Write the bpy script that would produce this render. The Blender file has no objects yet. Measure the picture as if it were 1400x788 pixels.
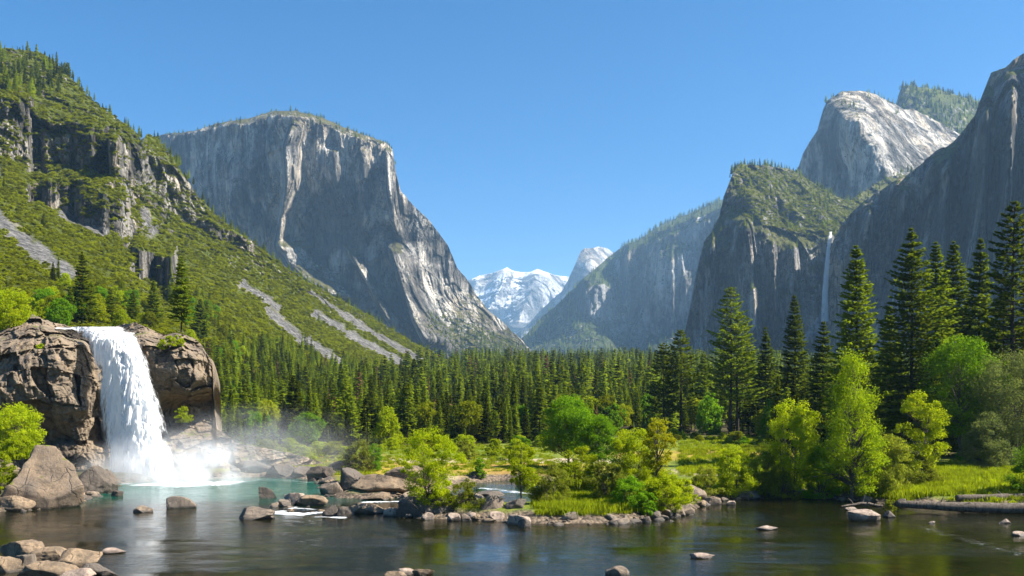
import bpy, math, random
import numpy as np
from mathutils import Vector

rng = np.random.default_rng(11)
random.seed(5)
F, HY, H = 1200.0, 555.0, 10.0          # focal length in photo pixels, horizon row, eye height over the river (m)
scene = bpy.context.scene
COL = scene.collection

# ------------------------------------------------------------------ camera, sky, sun, exposure
cam_d = bpy.data.cameras.new("camera")
cam = bpy.data.objects.new("camera", cam_d); COL.objects.link(cam)
cam.location = (0, 0, H); cam.rotation_euler = (math.radians(90), 0, 0)
cam_d.sensor_width = 36.0; cam_d.lens = 36.0 * F / 1400.0
cam_d.shift_y = (HY - 394.0) / 1400.0
cam_d.clip_start = 0.5; cam_d.clip_end = 60000
scene.camera = cam

SUN = Vector((0.68, -0.12, 0.70)).normalized()
world = bpy.data.worlds.new("World"); scene.world = world; world.use_nodes = True
wn = world.node_tree.nodes; wl = world.node_tree.links
sky = wn.new("ShaderNodeTexSky"); sky.sky_type = 'NISHITA'; sky.sun_disc = False
sky.sun_elevation = math.asin(SUN.z); sky.sun_rotation = math.atan2(SUN.x, SUN.y)
sky.altitude = 1200; sky.air_density = 1.0; sky.dust_density = 0.5; sky.ozone_density = 3.5
hsv = wn.new("ShaderNodeHueSaturation"); hsv.inputs["Saturation"].default_value = 1.4; wl.new(sky.outputs[0], hsv.inputs["Color"])
wl.new(hsv.outputs[0], wn["Background"].inputs[0]); wn["Background"].inputs[1].default_value = 0.052

sun_d = bpy.data.lights.new("sun", 'SUN'); sun_d.energy = 5.0; sun_d.angle = math.radians(0.5); sun_d.color = (1.0, 0.94, 0.84)
sun = bpy.data.objects.new("sun", sun_d); COL.objects.link(sun)
sun.rotation_euler = SUN.to_track_quat('Z', 'Y').to_euler(); sun.location = (300, 0, 400)

vs = scene.view_settings
vs.view_transform = 'Standard'; vs.look = 'None'; vs.exposure = 1.6; vs.gamma = 1.0; vs.use_curve_mapping = False
cy = scene.cycles
cy.use_denoising = True; cy.max_bounces = 6; cy.diffuse_bounces = 2; cy.glossy_bounces = 2
cy.transmission_bounces = 4; cy.transparent_max_bounces = 12; cy.volume_bounces = 3
cy.caustics_reflective = False; cy.caustics_refractive = False

# ------------------------------------------------------------------ noise
def _hash(ix, iy, iz, seed):
    h = (ix.astype(np.int64) * 374761393 + iy.astype(np.int64) * 668265263 + iz.astype(np.int64) * 2147483647 + seed * 974634777) & 0xFFFFFFFF
    h = ((h ^ (h >> 13)) * 1274126177) & 0xFFFFFFFF
    h = ((h ^ (h >> 16)) * 2246822519) & 0xFFFFFFFF
    h = h ^ (h >> 15)
    return (h & 0xFFFFFF) / float(0xFFFFFF)

def vnoise(p, seed=0):
    i = np.floor(p); f = p - i; f = f * f * f * (f * (f * 6 - 15) + 10)
    x, y, z = i[:, 0], i[:, 1], i[:, 2]; u, v, w = f[:, 0], f[:, 1], f[:, 2]
    r = 0
    for dx in (0, 1):
        for dy in (0, 1):
            for dz in (0, 1):
                r = r + _hash(x + dx, y + dy, z + dz, seed) * (u if dx else 1 - u) * (v if dy else 1 - v) * (w if dz else 1 - w)
    return r * 2 - 1

def fbm(p, octv=4, seed=0, gain=0.5, ridged=False):
    p = np.asarray(p, float); a, t, s = 1.0, 0, 0
    for o in range(octv):
        n = vnoise(p * (2.03 ** o) + o * 17.3, seed + o)
        if ridged: n = 1 - 2 * np.abs(n)
        t = t + a * n; s += a; a *= gain
    return t / s

def voronoi(p, seed=0):
    i = np.floor(p); n = len(p)
    f1 = np.full(n, 9.0); f2 = np.full(n, 9.0); cid = np.zeros(n)
    for dx in (-1, 0, 1):
        for dy in (-1, 0, 1):
            for dz in (-1, 0, 1):
                c = i + (dx, dy, dz)
                q = np.stack([c[:, k] + _hash(c[:, 0], c[:, 1], c[:, 2], seed + 5 + k) for k in range(3)], 1)
                d = np.sqrt(((p - q) ** 2).sum(1)); h = _hash(c[:, 0], c[:, 1], c[:, 2], seed + 9)
                near = d < f1
                f2 = np.where(near, f1, np.minimum(f2, d)); cid = np.where(near, h, cid); f1 = np.where(near, d, f1)
    return f1, f2, cid

def joints(W, s, seed, tilt=0.2):
    """rock split by three sets of planes: a value per block and how near its edge"""
    x, y, z = W.T; wv = fbm(W / (s * 1.7), 2, seed + 40) * 0.28
    out = []
    for k, (a, b, c, f) in enumerate(((1.0, 0.5, tilt, 1.0), (-tilt, 0.3, 1.0, 0.8), (0.45, -1.0, 0.35, 0.9))):
        u = (a * x + b * y + c * z) / s * f + wv + k * 7.3
        fl = np.floor(u); j = _hash(fl, fl * 0 + k, fl * 0, seed) * 0.6; u = u + j; out.append(np.floor(u))
    return _hash(out[0], out[1], out[2], seed + 3)

def sstep(a, b, x):
    t = np.clip((x - a) / (b - a), 0, 1); return t * t * (3 - 2 * t)

def in_poly(px, py, poly):
    r = np.zeros(len(px), bool); n = len(poly)
    for k in range(n):
        x1, y1 = poly[k]; x2, y2 = poly[(k + 1) % n]
        c = ((y1 > py) != (y2 > py)) & (px < (x2 - x1) * (py - y1) / ((y2 - y1) if y2 != y1 else 1e-9) + x1)
        r ^= c
    return r

def poly_dist(px, py, line):
    d = np.full(len(px), 1e9)
    for (x1, y1), (x2, y2) in zip(line[:-1], line[1:]):
        vx, vy = x2 - x1, y2 - y1; L = vx * vx + vy * vy + 1e-12
        t = np.clip(((px - x1) * vx + (py - y1) * vy) / L, 0, 1)
        d = np.minimum(d, np.hypot(px - x1 - t * vx, py - y1 - t * vy))
    return d

# ------------------------------------------------------------------ mesh helpers
def mesh(name, V, faces, mat=None, smooth=False, attrs=None):
    V = np.asarray(V, np.float32)
    if not isinstance(faces, (list, tuple)): faces = [faces]
    faces = [np.asarray(f, np.int32) for f in faces if len(f)]
    me = bpy.data.meshes.new(name)
    me.vertices.add(len(V)); me.vertices.foreach_set("co", V.ravel())
    loops = np.concatenate([f.ravel() for f in faces])
    tot = np.concatenate([np.full(len(f), f.shape[1], np.int32) for f in faces])
    start = np.concatenate([[0], np.cumsum(tot)[:-1]]).astype(np.int32)
    me.loops.add(len(loops)); me.loops.foreach_set("vertex_index", loops)
    me.polygons.add(len(tot)); me.polygons.foreach_set("loop_start", start); me.polygons.foreach_set("loop_total", tot)
    if smooth: me.polygons.foreach_set("use_smooth", np.ones(len(tot), bool))
    for k, a in (attrs or {}).items():
        at = me.attributes.new(k, 'FLOAT', 'POINT'); at.data.foreach_set("value", np.asarray(a, np.float32))
    me.update(calc_edges=True)
    if mat: me.materials.append(mat)
    return me

def obj(name, me, parent=None):
    o = bpy.data.objects.new(name, me); COL.objects.link(o)
    if parent is not None: o.parent = parent
    return o

def tag(o, label, cat=None, group=None, kind=None):
    o["label"] = label
    if cat: o["category"] = cat
    if group: o["group"] = group
    if kind: o["kind"] = kind
    return o

def empty(name, loc, label, cat, group=None, rz=0.0, s=(1, 1, 1)):
    o = bpy.data.objects.new(name, None); COL.objects.link(o)
    o.location = loc; o.rotation_euler = (0, 0, rz); o.scale = s; o.empty_display_size = 0.3
    return tag(o, label, cat, group)

def grid_faces(nr, nc):
    a = np.arange(nr * nc).reshape(nr, nc)
    return np.stack([a[:-1, :-1].ravel(), a[1:, :-1].ravel(), a[1:, 1:].ravel(), a[:-1, 1:].ravel()], 1)

def tube(P, rad, sides=7, cap=True):
    P = np.asarray(P, float); n = len(P)
    T = np.gradient(P, axis=0); T /= np.linalg.norm(T, axis=1)[:, None] + 1e-9
    ref = np.where(np.abs(T[:, 2:3]) > 0.9, np.array([[1.0, 0, 0]]), np.array([[0, 0, 1.0]]))
    A = np.cross(T, ref); A /= np.linalg.norm(A, axis=1)[:, None] + 1e-9
    B = np.cross(T, A); th = np.arange(sides) * 2 * np.pi / sides
    rad = np.asarray(rad, float)
    V = P[:, None] + rad[:, None, None] * (np.cos(th)[None, :, None] * A[:, None] + np.sin(th)[None, :, None] * B[:, None])
    idx = np.arange(n * sides).reshape(n, sides); nx = np.roll(idx, -1, 1)
    Q = np.stack([idx[:-1].ravel(), nx[:-1].ravel(), nx[1:].ravel(), idx[1:].ravel()], 1)
    return V.reshape(-1, 3), Q

def join(parts):
    Vs, Fs, o = [], [], 0
    for V, Q in parts:
        Vs.append(V); Fs.append(Q + o); o += len(V)
    return np.concatenate(Vs), np.concatenate(Fs)

def unit(v): return v / (np.linalg.norm(v, axis=-1, keepdims=True) + 1e-9)

def leaf_quads(C, U, N, length, width):
    """rhombic leaves at C with axis U and face normal N"""
    U = unit(U); W = unit(np.cross(N, U)); n = len(C)
    l = np.broadcast_to(length, n)[:, None] * 0.5; w = np.broadcast_to(width, n)[:, None] * 0.5
    V = np.stack([C - U * l, C + W * w, C + U * l, C - W * w], 1).reshape(-1, 3)
    return V, np.arange(n * 4).reshape(n, 4)

# ------------------------------------------------------------------ node helpers
class NT:
    def __init__(s, name):
        s.m = bpy.data.materials.new(name); s.m.use_nodes = True
        s.t = s.m.node_tree; s.t.nodes.clear()
        s.out = s.t.nodes.new("ShaderNodeOutputMaterial")
        s._pos = None
    def n(s, typ, **kw):
        x = s.t.nodes.new(typ)
        for k, v in kw.items(): setattr(x, k, v)
        return x
    def put(s, sock, v):
        if hasattr(v, "is_output"): s.t.links.new(v, sock)
        elif v is not None:
            if isinstance(v, (tuple, list)) and len(v) == 3 and len(sock.default_value) == 4: v = (*v, 1)
            sock.default_value = v
    def pos(s):
        if s._pos is None: s._pos = s.n("ShaderNodeNewGeometry")
        return s._pos.outputs["Position"]
    def nz(s):
        s.pos(); x = s.n("ShaderNodeSeparateXYZ"); s.t.links.new(s._pos.outputs["Normal"], x.inputs[0]); return x.outputs[2]
    def objco(s): return s.n("ShaderNodeTexCoord").outputs["Object"]
    def mapv(s, v, scale):
        x = s.n("ShaderNodeMapping"); s.t.links.new(v, x.inputs[0]); x.inputs["Scale"].default_value = scale; return x.outputs[0]
    def noise(s, v, scale, detail=5, rough=0.6, dist=0.0):
        x = s.n("ShaderNodeTexNoise"); s.t.links.new(v, x.inputs["Vector"])
        x.inputs["Scale"].default_value = scale; x.inputs["Detail"].default_value = detail
        x.inputs["Roughness"].default_value = rough; x.inputs["Distortion"].default_value = dist
        return x.outputs["Fac"]
    def vor(s, v, scale, feature='F1', rand=1.0):
        x = s.n("ShaderNodeTexVoronoi", feature=feature); s.t.links.new(v, x.inputs["Vector"])
        x.inputs["Scale"].default_value = scale; x.inputs["Randomness"].default_value = rand
        return x
    def math(s, op, a, b=None, clamp=False):
        x = s.n("ShaderNodeMath", operation=op, use_clamp=clamp); s.put(x.inputs[0], a)
        if b is not None: s.put(x.inputs[1], b)
        return x.outputs[0]
    def rng(s, v, a, b, c=0.0, d=1.0):
        x = s.n("ShaderNodeMapRange", interpolation_type='SMOOTHSTEP'); s.put(x.inputs[0], v)
        for k, q in zip((1, 2, 3, 4), (a, b, c, d)): x.inputs[k].default_value = q
        return x.outputs[0]
    def mix(s, f, a, b, typ='MIX'):
        x = s.n("ShaderNodeMix", data_type='RGBA', blend_type=typ); s.put(x.inputs[0], f); s.put(x.inputs[6], a); s.put(x.inputs[7], b)
        return x.outputs[2]
    def attr(s, name): return s.n("ShaderNodeAttribute", attribute_name=name).outputs["Fac"]
    def objrand(s): return s.n("ShaderNodeObjectInfo").outputs["Random"]
    def bump(s, h, dist, strength=1.0, nrm=None):
        x = s.n("ShaderNodeBump"); s.put(x.inputs["Height"], h); x.inputs["Distance"].default_value = dist
        x.inputs["Strength"].default_value = strength
        if nrm is not None: s.t.links.new(nrm, x.inputs["Normal"])
        return x.outputs[0]
    def bsdf(s, col, rough=0.9, nrm=None, spec=0.2):
        x = s.n("ShaderNodeBsdfPrincipled"); s.put(x.inputs["Base Color"], col); s.put(x.inputs["Roughness"], rough)
        x.inputs["Specular IOR Level"].default_value = spec
        if nrm is not None: s.t.links.new(nrm, x.inputs["Normal"])
        return x.outputs[0]
    def done(s, shader):
        s.t.links.new(shader, s.out.inputs["Surface"]); return s.m

def mountain_mat(name, ca, cb, cs, veg, vr, sc, stain=0.6, tan=(0.34, 0.27, 0.185), snow=None, scree=False, bump=1.0):
    """granite: two greys, dark streaks running down, tan patches; plants where the ground is flat enough"""
    t = NT(name); P = t.pos()
    n1 = t.noise(P, 1.0 / sc, 6, 0.62); n2 = t.noise(t.mapv(P, (1, 1, 0.14)), 2.6 / sc, 6, 0.65, 0.4)
    n3 = t.noise(P, 7.0 / sc, 6, 0.7); n4 = t.noise(t.mapv(P, (1, 1, 0.35)), 0.40 / sc, 4, 0.55)
    c = t.mix(t.rng(n1, 0.38, 0.62), ca, cb)
    c = t.mix(t.math('MULTIPLY', t.rng(n4, 0.51, 0.56), 0.75), c, tan)
    n5 = t.noise(t.mapv(P, (1, 1, 0.045)), 1.1 / sc, 4, 0.6)
    c = t.mix(t.rng(n5, 0.52, 0.62, 0, 0.65), c, cs); c = t.mix(t.rng(n5, 0.46, 0.38, 0, 0.4), c, (cb[0] * 1.25, cb[1] * 1.25, cb[2] * 1.25))
    c = t.mix(t.math('MULTIPLY', t.rng(n2, 0.5, 0.64), stain), c, cs)
    c = t.mix(t.rng(n3, 0.3, 0.75, 0.0, 0.35), c, (0.55, 0.52, 0.47))
    def line(v, w): return t.rng(t.math('ABSOLUTE', t.math('SUBTRACT', v, 0.5)), 0.0, w, 1.0, 0.0)
    j1 = line(t.noise(t.mapv(P, (1, 1, 0.22)), 1.3 / sc, 6, 0.62, 0.6), 0.030); j2 = line(t.noise(t.mapv(P, (1, 1, 0.45)), 3.8 / sc, 5, 0.65, 0.8), 0.02)
    j3 = line(t.noise(t.mapv(P, (0.35, 0.35, 1.3)), 1.5 / sc, 5, 0.6, 0.5), 0.016)
    gate = t.rng(t.noise(P, 1.3 / sc, 3, 0.5), 0.40, 0.60)
    crack = t.math('MAXIMUM', t.math('MAXIMUM', j1, t.math('MULTIPLY', j2, 0.7)), t.math('MULTIPLY', j3, gate))
    fine = t.noise(t.mapv(P, (1, 1, 0.10)), 9.0 / sc, 5, 0.7)
    c = t.mix(t.rng(fine, 0.48, 0.66, 0, 0.45), c, cs)
    c = t.mix(t.math('MULTIPLY', crack, 0.75), c, (cs[0] * 0.4, cs[1] * 0.45, cs[2] * 0.45))
    n6 = t.noise(t.mapv(P, (1, 1, 0.6)), 0.5 / sc, 5, 0.6, 0.8)
    k6 = t.rng(n6, 0.42, 0.58, 0.42, 1.65); v6 = t.n("ShaderNodeVectorMath", operation='SCALE'); t.t.links.new(c, v6.inputs[0]); t.t.links.new(k6, v6.inputs["Scale"]); c = v6.outputs[0]
    nz = t.nz()
    if snow:
        sf = t.rng(t.math('ADD', nz, t.math('MULTIPLY', t.math('SUBTRACT', t.noise(P, snow[2], 4, 0.55), 0.5), 1.5)), snow[0], snow[1])
        c = t.mix(sf, c, (0.86, 0.88, 0.92))
    if veg:
        vn = t.noise(P, 2.2 / sc, 6, 0.68)
        vf = t.rng(t.math('ADD', nz, t.math('MULTIPLY', t.math('SUBTRACT', vn, 0.5), 1.1)), vr[0], vr[1])
        vc = t.mix(t.rng(t.noise(P, 14.0 / sc, 3, 0.6), 0.35, 0.65), veg[0], veg[1])
        if scree:
            sa = t.attr("scree"); vf = t.math('MULTIPLY', vf, t.math('SUBTRACT', 1.0, sa))
            sp = t.vor(P, 0.45).outputs["Color"]; sepc = t.n("ShaderNodeSeparateColor"); t.t.links.new(sp, sepc.inputs[0])
            c = t.mix(sa, c, t.mix(sepc.outputs[0], (0.085, 0.083, 0.08), (0.26, 0.245, 0.225)))
        c = t.mix(vf, c, vc)
    hgt = t.math('ADD', t.math('MULTIPLY', n3, 1.0), t.math('ADD', t.math('MULTIPLY', n2, 0.9), t.math('MULTIPLY', crack, -0.5)))
    return t.done(t.bsdf(c, 0.92, t.bump(hgt, sc * 0.13 * bump, 1.0), 0.15))

def near_rock_mat(name, ca, cb, dark, sc=1.0, moss=None, use_obj=False, wet=True, var=True):
    t = NT(name); P = t.objco() if use_obj else t.pos()
    n1 = t.noise(P, 0.55 / sc, 6, 0.6); n2 = t.noise(P, 3.0 / sc, 8, 0.7); n3 = t.noise(P, 14.0 / sc, 5, 0.7)
    c = t.mix(t.rng(n1, 0.36, 0.64), ca, cb)
    c = t.mix(t.rng(n2, 0.5, 0.72, 0, 0.7), c, dark)
    c = t.mix(t.rng(n3, 0.55, 0.75, 0, 0.45), c, (0.52, 0.46, 0.38))
    st = t.noise(t.mapv(P, (1, 1, 0.15)), 1.3 / sc, 5, 0.6)
    c = t.mix(t.rng(st, 0.52, 0.66, 0, 0.55), c, dark)
    dv = t.n("ShaderNodeVectorMath", operation='ADD'); t.t.links.new(P, dv.inputs[0])
    nn = t.n("ShaderNodeTexNoise"); t.t.links.new(P, nn.inputs["Vector"]); nn.inputs["Scale"].default_value = 0.8 / sc
    t.t.links.new(nn.outputs["Color"], dv.inputs[1])
    e = t.vor(t.mapv(dv.outputs[0], (1, 1, 0.6)), 0.42 / sc, 'DISTANCE_TO_EDGE').outputs["Distance"]
    ck = t.rng(t.math('ADD', e, t.rng(t.noise(P, 0.35 / sc, 3, 0.5), 0.42, 0.58, 0.0, 0.06)), 0.0, 0.03)
    c = t.mix(ck, t.mix(0.75, c, (0.03, 0.027, 0.022)), c)
    if var: 
        r = t.objrand(); c = t.mix(t.rng(r, 0, 1, 0.0, 0.4), c, (0.17, 0.145, 0.12))
    if wet:
        z = t.n("ShaderNodeSeparateXYZ"); t.t.links.new(t.pos(), z.inputs[0])
        w = t.rng(t.math('ADD', z.outputs[2], t.math('MULTIPLY', n2, 0.3)), 0.42, 0.2, 0, 1)
        c = t.mix(t.math('MULTIPLY', w, 0.75), c, (0.03, 0.026, 0.02))
        rough = t.rng(w, 0, 1, 0.9, 0.35)
    else: rough = 0.9
    if moss:
        mf = t.rng(t.math('ADD', t.nz(), t.math('MULTIPLY', t.math('SUBTRACT', t.noise(P, 0.7 / sc, 5, 0.65), 0.5), 1.6)), moss[1], moss[1] + 0.15)
        c = t.mix(mf, c, moss[0])
    h = t.math('ADD', t.math('MULTIPLY', n2, 0.8), t.math('ADD', t.math('MULTIPLY', n3, 0.25), t.math('MULTIPLY', ck, 0.3)))
    return t.done(t.bsdf(c, rough, t.bump(h, 0.22 * sc, 0.9), 0.3))

def leaf_mat(name, ca, cb, tr, trans=0.45, hue=0.25, rough=0.6):
    """leaves: colour varies leaf by leaf and plant by plant; light comes through"""
    t = NT(name); v = t.attr("tint"); r = t.objrand()
    c = t.mix(v, ca, cb)
    k = t.rng(r, 0.0, 1.0, 1 - hue * 0.8, 1 + hue * 0.5)
    def sc_(col):
        x = t.n("ShaderNodeVectorMath", operation='SCALE'); t.t.links.new(col, x.inputs[0]); t.t.links.new(k, x.inputs["Scale"]); return x.outputs[0]
    d = t.n("ShaderNodeBsdfDiffuse"); t.put(d.inputs[0], sc_(c))
    tl = t.n("ShaderNodeBsdfTranslucent"); t.put(tl.inputs[0], sc_(t.mix(v, tr, (tr[0] * 1.25, tr[1] * 1.1, tr[2]))))
    m1 = t.n("ShaderNodeMixShader"); m1.inputs[0].default_value = trans
    t.t.links.new(d.outputs[0], m1.inputs[1]); t.t.links.new(tl.outputs[0], m1.inputs[2])
    return t.done(m1.outputs[0])

def bark_mat(name, ca, cb):
    t = NT(name); P = t.objco()
    n = t.noise(t.mapv(P, (1, 1, 0.2)), 6.0, 6, 0.7)
    return t.done(t.bsdf(t.mix(t.rng(n, 0.35, 0.65), ca, cb), 0.95, t.bump(n, 0.06), 0.1))
# ------------------------------------------------------------------ ground and river
def wpt(px, py, z=0.0):
    Y = (z - H) * F / (HY - py); return ((px - 700) / F * Y, Y)

SHORE = [(-500, 722), (-100, 705), (0, 700), (90, 692), (130, 674), (150, 662), (250, 656), (350, 652), (430, 656), (447, 668),
         (458, 681), (520, 683), (570, 679), (612, 672), (650, 661), (690, 657), (725, 659), (745, 668), (735, 686), (700, 694),
         (640, 690), (575, 689), (545, 699), (560, 708), (640, 711), (735, 716), (800, 716), (870, 713), (940, 703), (962, 690),
         (1000, 683), (1100, 680), (1180, 686), (1240, 693), (1320, 698), (1400, 700), (1900, 712)]
SHW = [wpt(*p) for p in SHORE]
WPOLY = [(-400, SHW[0][1])] + SHW + [(500, SHW[-1][1]), (500, -600), (-400, -600)]

def base_z(y):
    return np.interp(y, [-1000, 100, 150, 240, 2000, 4500, 14000], [0.0, 0.0, 0.3, 1.6, 109.0, 232.0, 690.0])

def ground_z(x, y):
    x = np.asarray(x, float); y = np.asarray(y, float)
    z = 0.25 + base_z(y)
    near = (y < 260) & (y > -40) & (np.abs(x) < 400)
    d = np.full(len(x), 60.0)
    if near.any():
        dd = poly_dist(x[near], y[near], SHW); ins = in_poly(x[near], y[near], WPOLY)
        d[near] = np.where(ins, -dd, dd)
    d = np.where((y <= -40), -60.0, d)
    P = np.stack([x, y, 0 * x], 1)
    amp = np.interp(y, [0, 130, 300, 3000], [0.25, 0.35, 1.2, 6.0])
    n = fbm(P / 13.0, 3, 3) * amp + fbm(P / 2.3, 2, 8) * 0.10
    bank = np.clip(d * 0.33, 0, 0.75)
    right = np.clip((x - 20) / 40, 0, 1) * np.clip(d * 0.12, 0, 1.2) * (y < 300)
    zz = np.where(d > 0, z + bank + right + n * np.clip(d / 4, 0, 1) - 0.2, -0.08 + np.maximum(d * 0.16, -1.5) + n * 0.5 * np.clip(-d / 3, 0, 1))
    return zz, d

def axis(lo, hi, a, b, nin, nout, k):
    i = np.linspace(a, b, nin)
    l = a - (np.geomspace(1, 1 + (a - lo) / k, nout)[1:] - 1)[::-1] * k
    r = b + (np.geomspace(1, 1 + (hi - b) / k, nout)[1:] - 1) * k
    return np.concatenate([l, i, r])
gx = axis(-9000, 9000, -120, 130, 520, 70, 25.0)
gy = axis(-500, 14500, 35, 215, 400, 80, 20.0)
GX, GY = np.meshgrid(gx, gy); gxr, gyr = GX.ravel(), GY.ravel()
gz, gd = ground_z(gxr, gyr)

def hit(px, py):
    """where the line of sight through a pixel of the photograph meets the ground"""
    Y = np.geomspace(45, 3500, 2500); x = (px - 700) / F * Y; zr = H + (HY - py) / F * Y
    z, _ = ground_z(x, Y); k = np.argmax(zr <= z)
    if not (zr <= z).any(): k = len(Y) - 1
    return np.array([x[k], Y[k], z[k]])

# meadow, forest floor and bare sand as ground cover attributes
gpx = np.where(gyr > 20, 700 + F * gxr / np.maximum(gyr, 20), -999)
def ell(cx, cy, rx, ry): return sstep(1.25, 0.7, np.hypot((gxr - cx) / rx, (gyr - cy) / ry))
front = np.interp(gpx, [250, 520, 700, 760, 900, 1020, 1060, 1500], [140, 165, 195, 205, 218, 200, 150, 130])
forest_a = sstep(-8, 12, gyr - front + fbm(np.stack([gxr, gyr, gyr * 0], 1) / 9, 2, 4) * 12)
forest_a = np.maximum(forest_a, sstep(310, 280, gpx) * sstep(170, 150, gyr) * (gyr > 60) * 0.9); h1 = hit(600, 625); h2 = hit(1000, 620); h3 = hit(668, 634); h4 = hit(965, 645); h5 = hit(620, 640); h6 = hit(590, 629)
sand = np.clip(ell(h6[0], h6[1], 9, 7) + ell(h3[0] + 9, h3[1] + 8, 16, 5) + ell(h4[0], h4[1], 5, 8) + ell(hit(575, 660)[0], hit(575, 660)[1], 9, 12) * 0.7, 0, 1)
gold = np.clip(ell(h5[0], h5[1], 22, 16) + ell(h2[0] + 4, h2[1], 30, 14) * 0.8 + ell(hit(400, 630)[0], hit(400, 630)[1], 16, 20) * 0.8, 0, 1)

t = NT("ground_soil"); P = t.pos()
n1 = t.noise(P, 0.35, 5, 0.6); n2 = t.noise(P, 2.2, 6, 0.7); n3 = t.noise(P, 9.0, 4, 0.7)
grass = t.mix(t.rng(n1, 0.35, 0.65), (0.10, 0.15, 0.018), (0.17, 0.19, 0.025))
goldc = t.mix(t.rng(n1, 0.4, 0.62), (0.36, 0.27, 0.04), (0.27, 0.17, 0.05))
c = t.mix(t.attr("gold"), grass, goldc)
c = t.mix(t.rng(n2, 0.45, 0.7, 0, 0.5), c, (0.07, 0.075, 0.02))
sandc = t.mix(t.rng(n2, 0.35, 0.7), (0.42, 0.34, 0.24), (0.30, 0.23, 0.15))
c = t.mix(t.attr("sand"), c, sandc)
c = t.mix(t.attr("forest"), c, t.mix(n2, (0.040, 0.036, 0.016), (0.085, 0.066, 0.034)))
shore = t.rng(t.math('ADD', t.attr("shore"), t.math('MULTIPLY', t.math('SUBTRACT', n1, 0.5), 3.0)), 2.6, 1.2)
peb = t.vor(P, 2.6); sc_ = t.n("ShaderNodeSeparateColor"); t.t.links.new(peb.outputs["Color"], sc_.inputs[0])
gravel = t.mix(sc_.outputs[0], (0.045, 0.037, 0.03), (0.22, 0.165, 0.115))
c = t.mix(shore, c, gravel)
bedv = t.vor(t.mapv(P, (1, 0.8, 1)), 0.85); sb = t.n("ShaderNodeSeparateColor"); t.t.links.new(bedv.outputs["Color"], sb.inputs[0])
bed = t.mix(t.rng(sb.outputs[0], 0.3, 0.9), (0.045, 0.040, 0.018), (0.15, 0.10, 0.04))
bed = t.mix(t.rng(sb.outputs[1], 0.84, 0.88, 0, 0.9), bed, (0.46, 0.24, 0.06))
bed = t.mix(t.rng(n1, 0.4, 0.7, 0, 0.6), bed, (0.025, 0.03, 0.012))
c = t.mix(t.rng(t.attr("shore"), 0.1, -0.8), c, bed)
hgt = t.math('ADD', n2, t.math('MULTIPLY', t.math('SUBTRACT', 1.0, peb.outputs["Distance"]), t.math('MULTIPLY', shore, 0.8)))
M_ground = t.done(t.bsdf(c, 0.95, t.bump(hgt, 0.18), 0.1))
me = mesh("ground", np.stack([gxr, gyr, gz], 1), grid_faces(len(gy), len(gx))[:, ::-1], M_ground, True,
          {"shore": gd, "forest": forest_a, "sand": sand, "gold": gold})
tag(obj("ground", me), "valley floor with golden meadow, sandy banks and stony river bed", "ground", kind="structure")

# river surface with real ripples
wx = np.linspace(-125, 125, 560); wy = np.concatenate([np.linspace(-40, 38, 30)[:-1], np.linspace(38, 132, 420)])
WX, WY = np.meshgrid(wx, wy); wxr, wyr = WX.ravel(), WY.ravel()
ins = in_poly(wxr, wyr, WPOLY); wd = np.where(ins, poly_dist(wxr, wyr, SHW), -poly_dist(wxr, wyr, SHW))
Pw = np.stack([wxr, wyr, wxr * 0], 1)
wv = fbm(Pw * (0.55, 0.9, 1) , 3, 21) * 0.014 + fbm(Pw * (1.1, 2.2, 1), 2, 31) * 0.007
fallx, fally = wpt(215, 662)
dfall = np.hypot((wxr - fallx - 3) / 1.5, (wyr - fally))
teal = sstep(33, 12, np.hypot((wxr - fallx - 9) / 1.35, (wyr - fally + 1) * 1.15) + fbm(Pw / 6, 3, 41) * 4)
foam = sstep(8.0, 0.5, dfall + fbm(Pw / 1.7, 3, 43) * 2.5) 
def rapid_sparkle(pts, w, s=1.0):
    L = [wpt(*p) for p in pts]; return s * sstep(w, w * 0.2, poly_dist(wxr, wyr, L) + fbm(Pw * (0.6, 1.6, 1), 3, 47) * w * 0.9)
rap = rapid_sparkle([(300, 662), (360, 655), (420, 660)], 2.2, 0.45) + rapid_sparkle([(375, 702), (410, 704), (436, 701)], 1.5) + rapid_sparkle([(398, 695), (425, 697)], 0.8, 0.8) + rapid_sparkle([(500, 687), (560, 686), (600, 684)], 0.9, 0.9) \
    + rapid_sparkle([(430, 707), (470, 708)], 0.5) + rapid_sparkle([(660, 668), (700, 672), (725, 676)], 1.2, 0.7) + rapid_sparkle([(655, 684), (690, 689)], 0.7, 0.7) \
    + rapid_sparkle([(1225, 697), (1290, 705), (1345, 716)], 0.5, 0.34) + rapid_sparkle([(1260, 722), (1320, 738), (1400, 760)], 1.3, 0.36) + rapid_sparkle([(960, 684), (1010, 684)], 0.4, 0.5)  # wide faint streak at lower right: water sparkle painted in as foam
foam = np.clip(foam + np.clip(rap, 0, 1), 0, 1)
wv = wv + foam * (fbm(Pw * 1.1, 3, 51) * 0.10 + 0.05)
wv = np.where(wyr < 38, 0, wv)
t = NT("river_water"); P = t.pos()
r1 = t.noise(t.mapv(P, (0.7, 2.0, 1)), 1.5, 4, 0.55, 0.6); r2 = t.noise(t.mapv(P, (1, 1.7, 1)), 5.5, 3, 0.6)
calm = t.rng(t.noise(t.mapv(P, (0.6, 1.6, 1)), 0.09, 3, 0.55), 0.40, 0.60, 0.25, 1.15)
nb = t.bump(t.math('MULTIPLY', t.math('ADD', r1, t.math('MULTIPLY', r2, 0.45)), calm), 0.030)
tr = t.n("ShaderNodeBsdfTransparent"); tr.inputs[0].default_value = (0.42, 0.40, 0.24, 1)
deep = t.n("ShaderNodeBsdfDiffuse"); t.put(deep.inputs[0], t.mix(t.rng(r1, 0.35, 0.7), (0.004, 0.075, 0.050), (0.014, 0.15, 0.105)))
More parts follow.
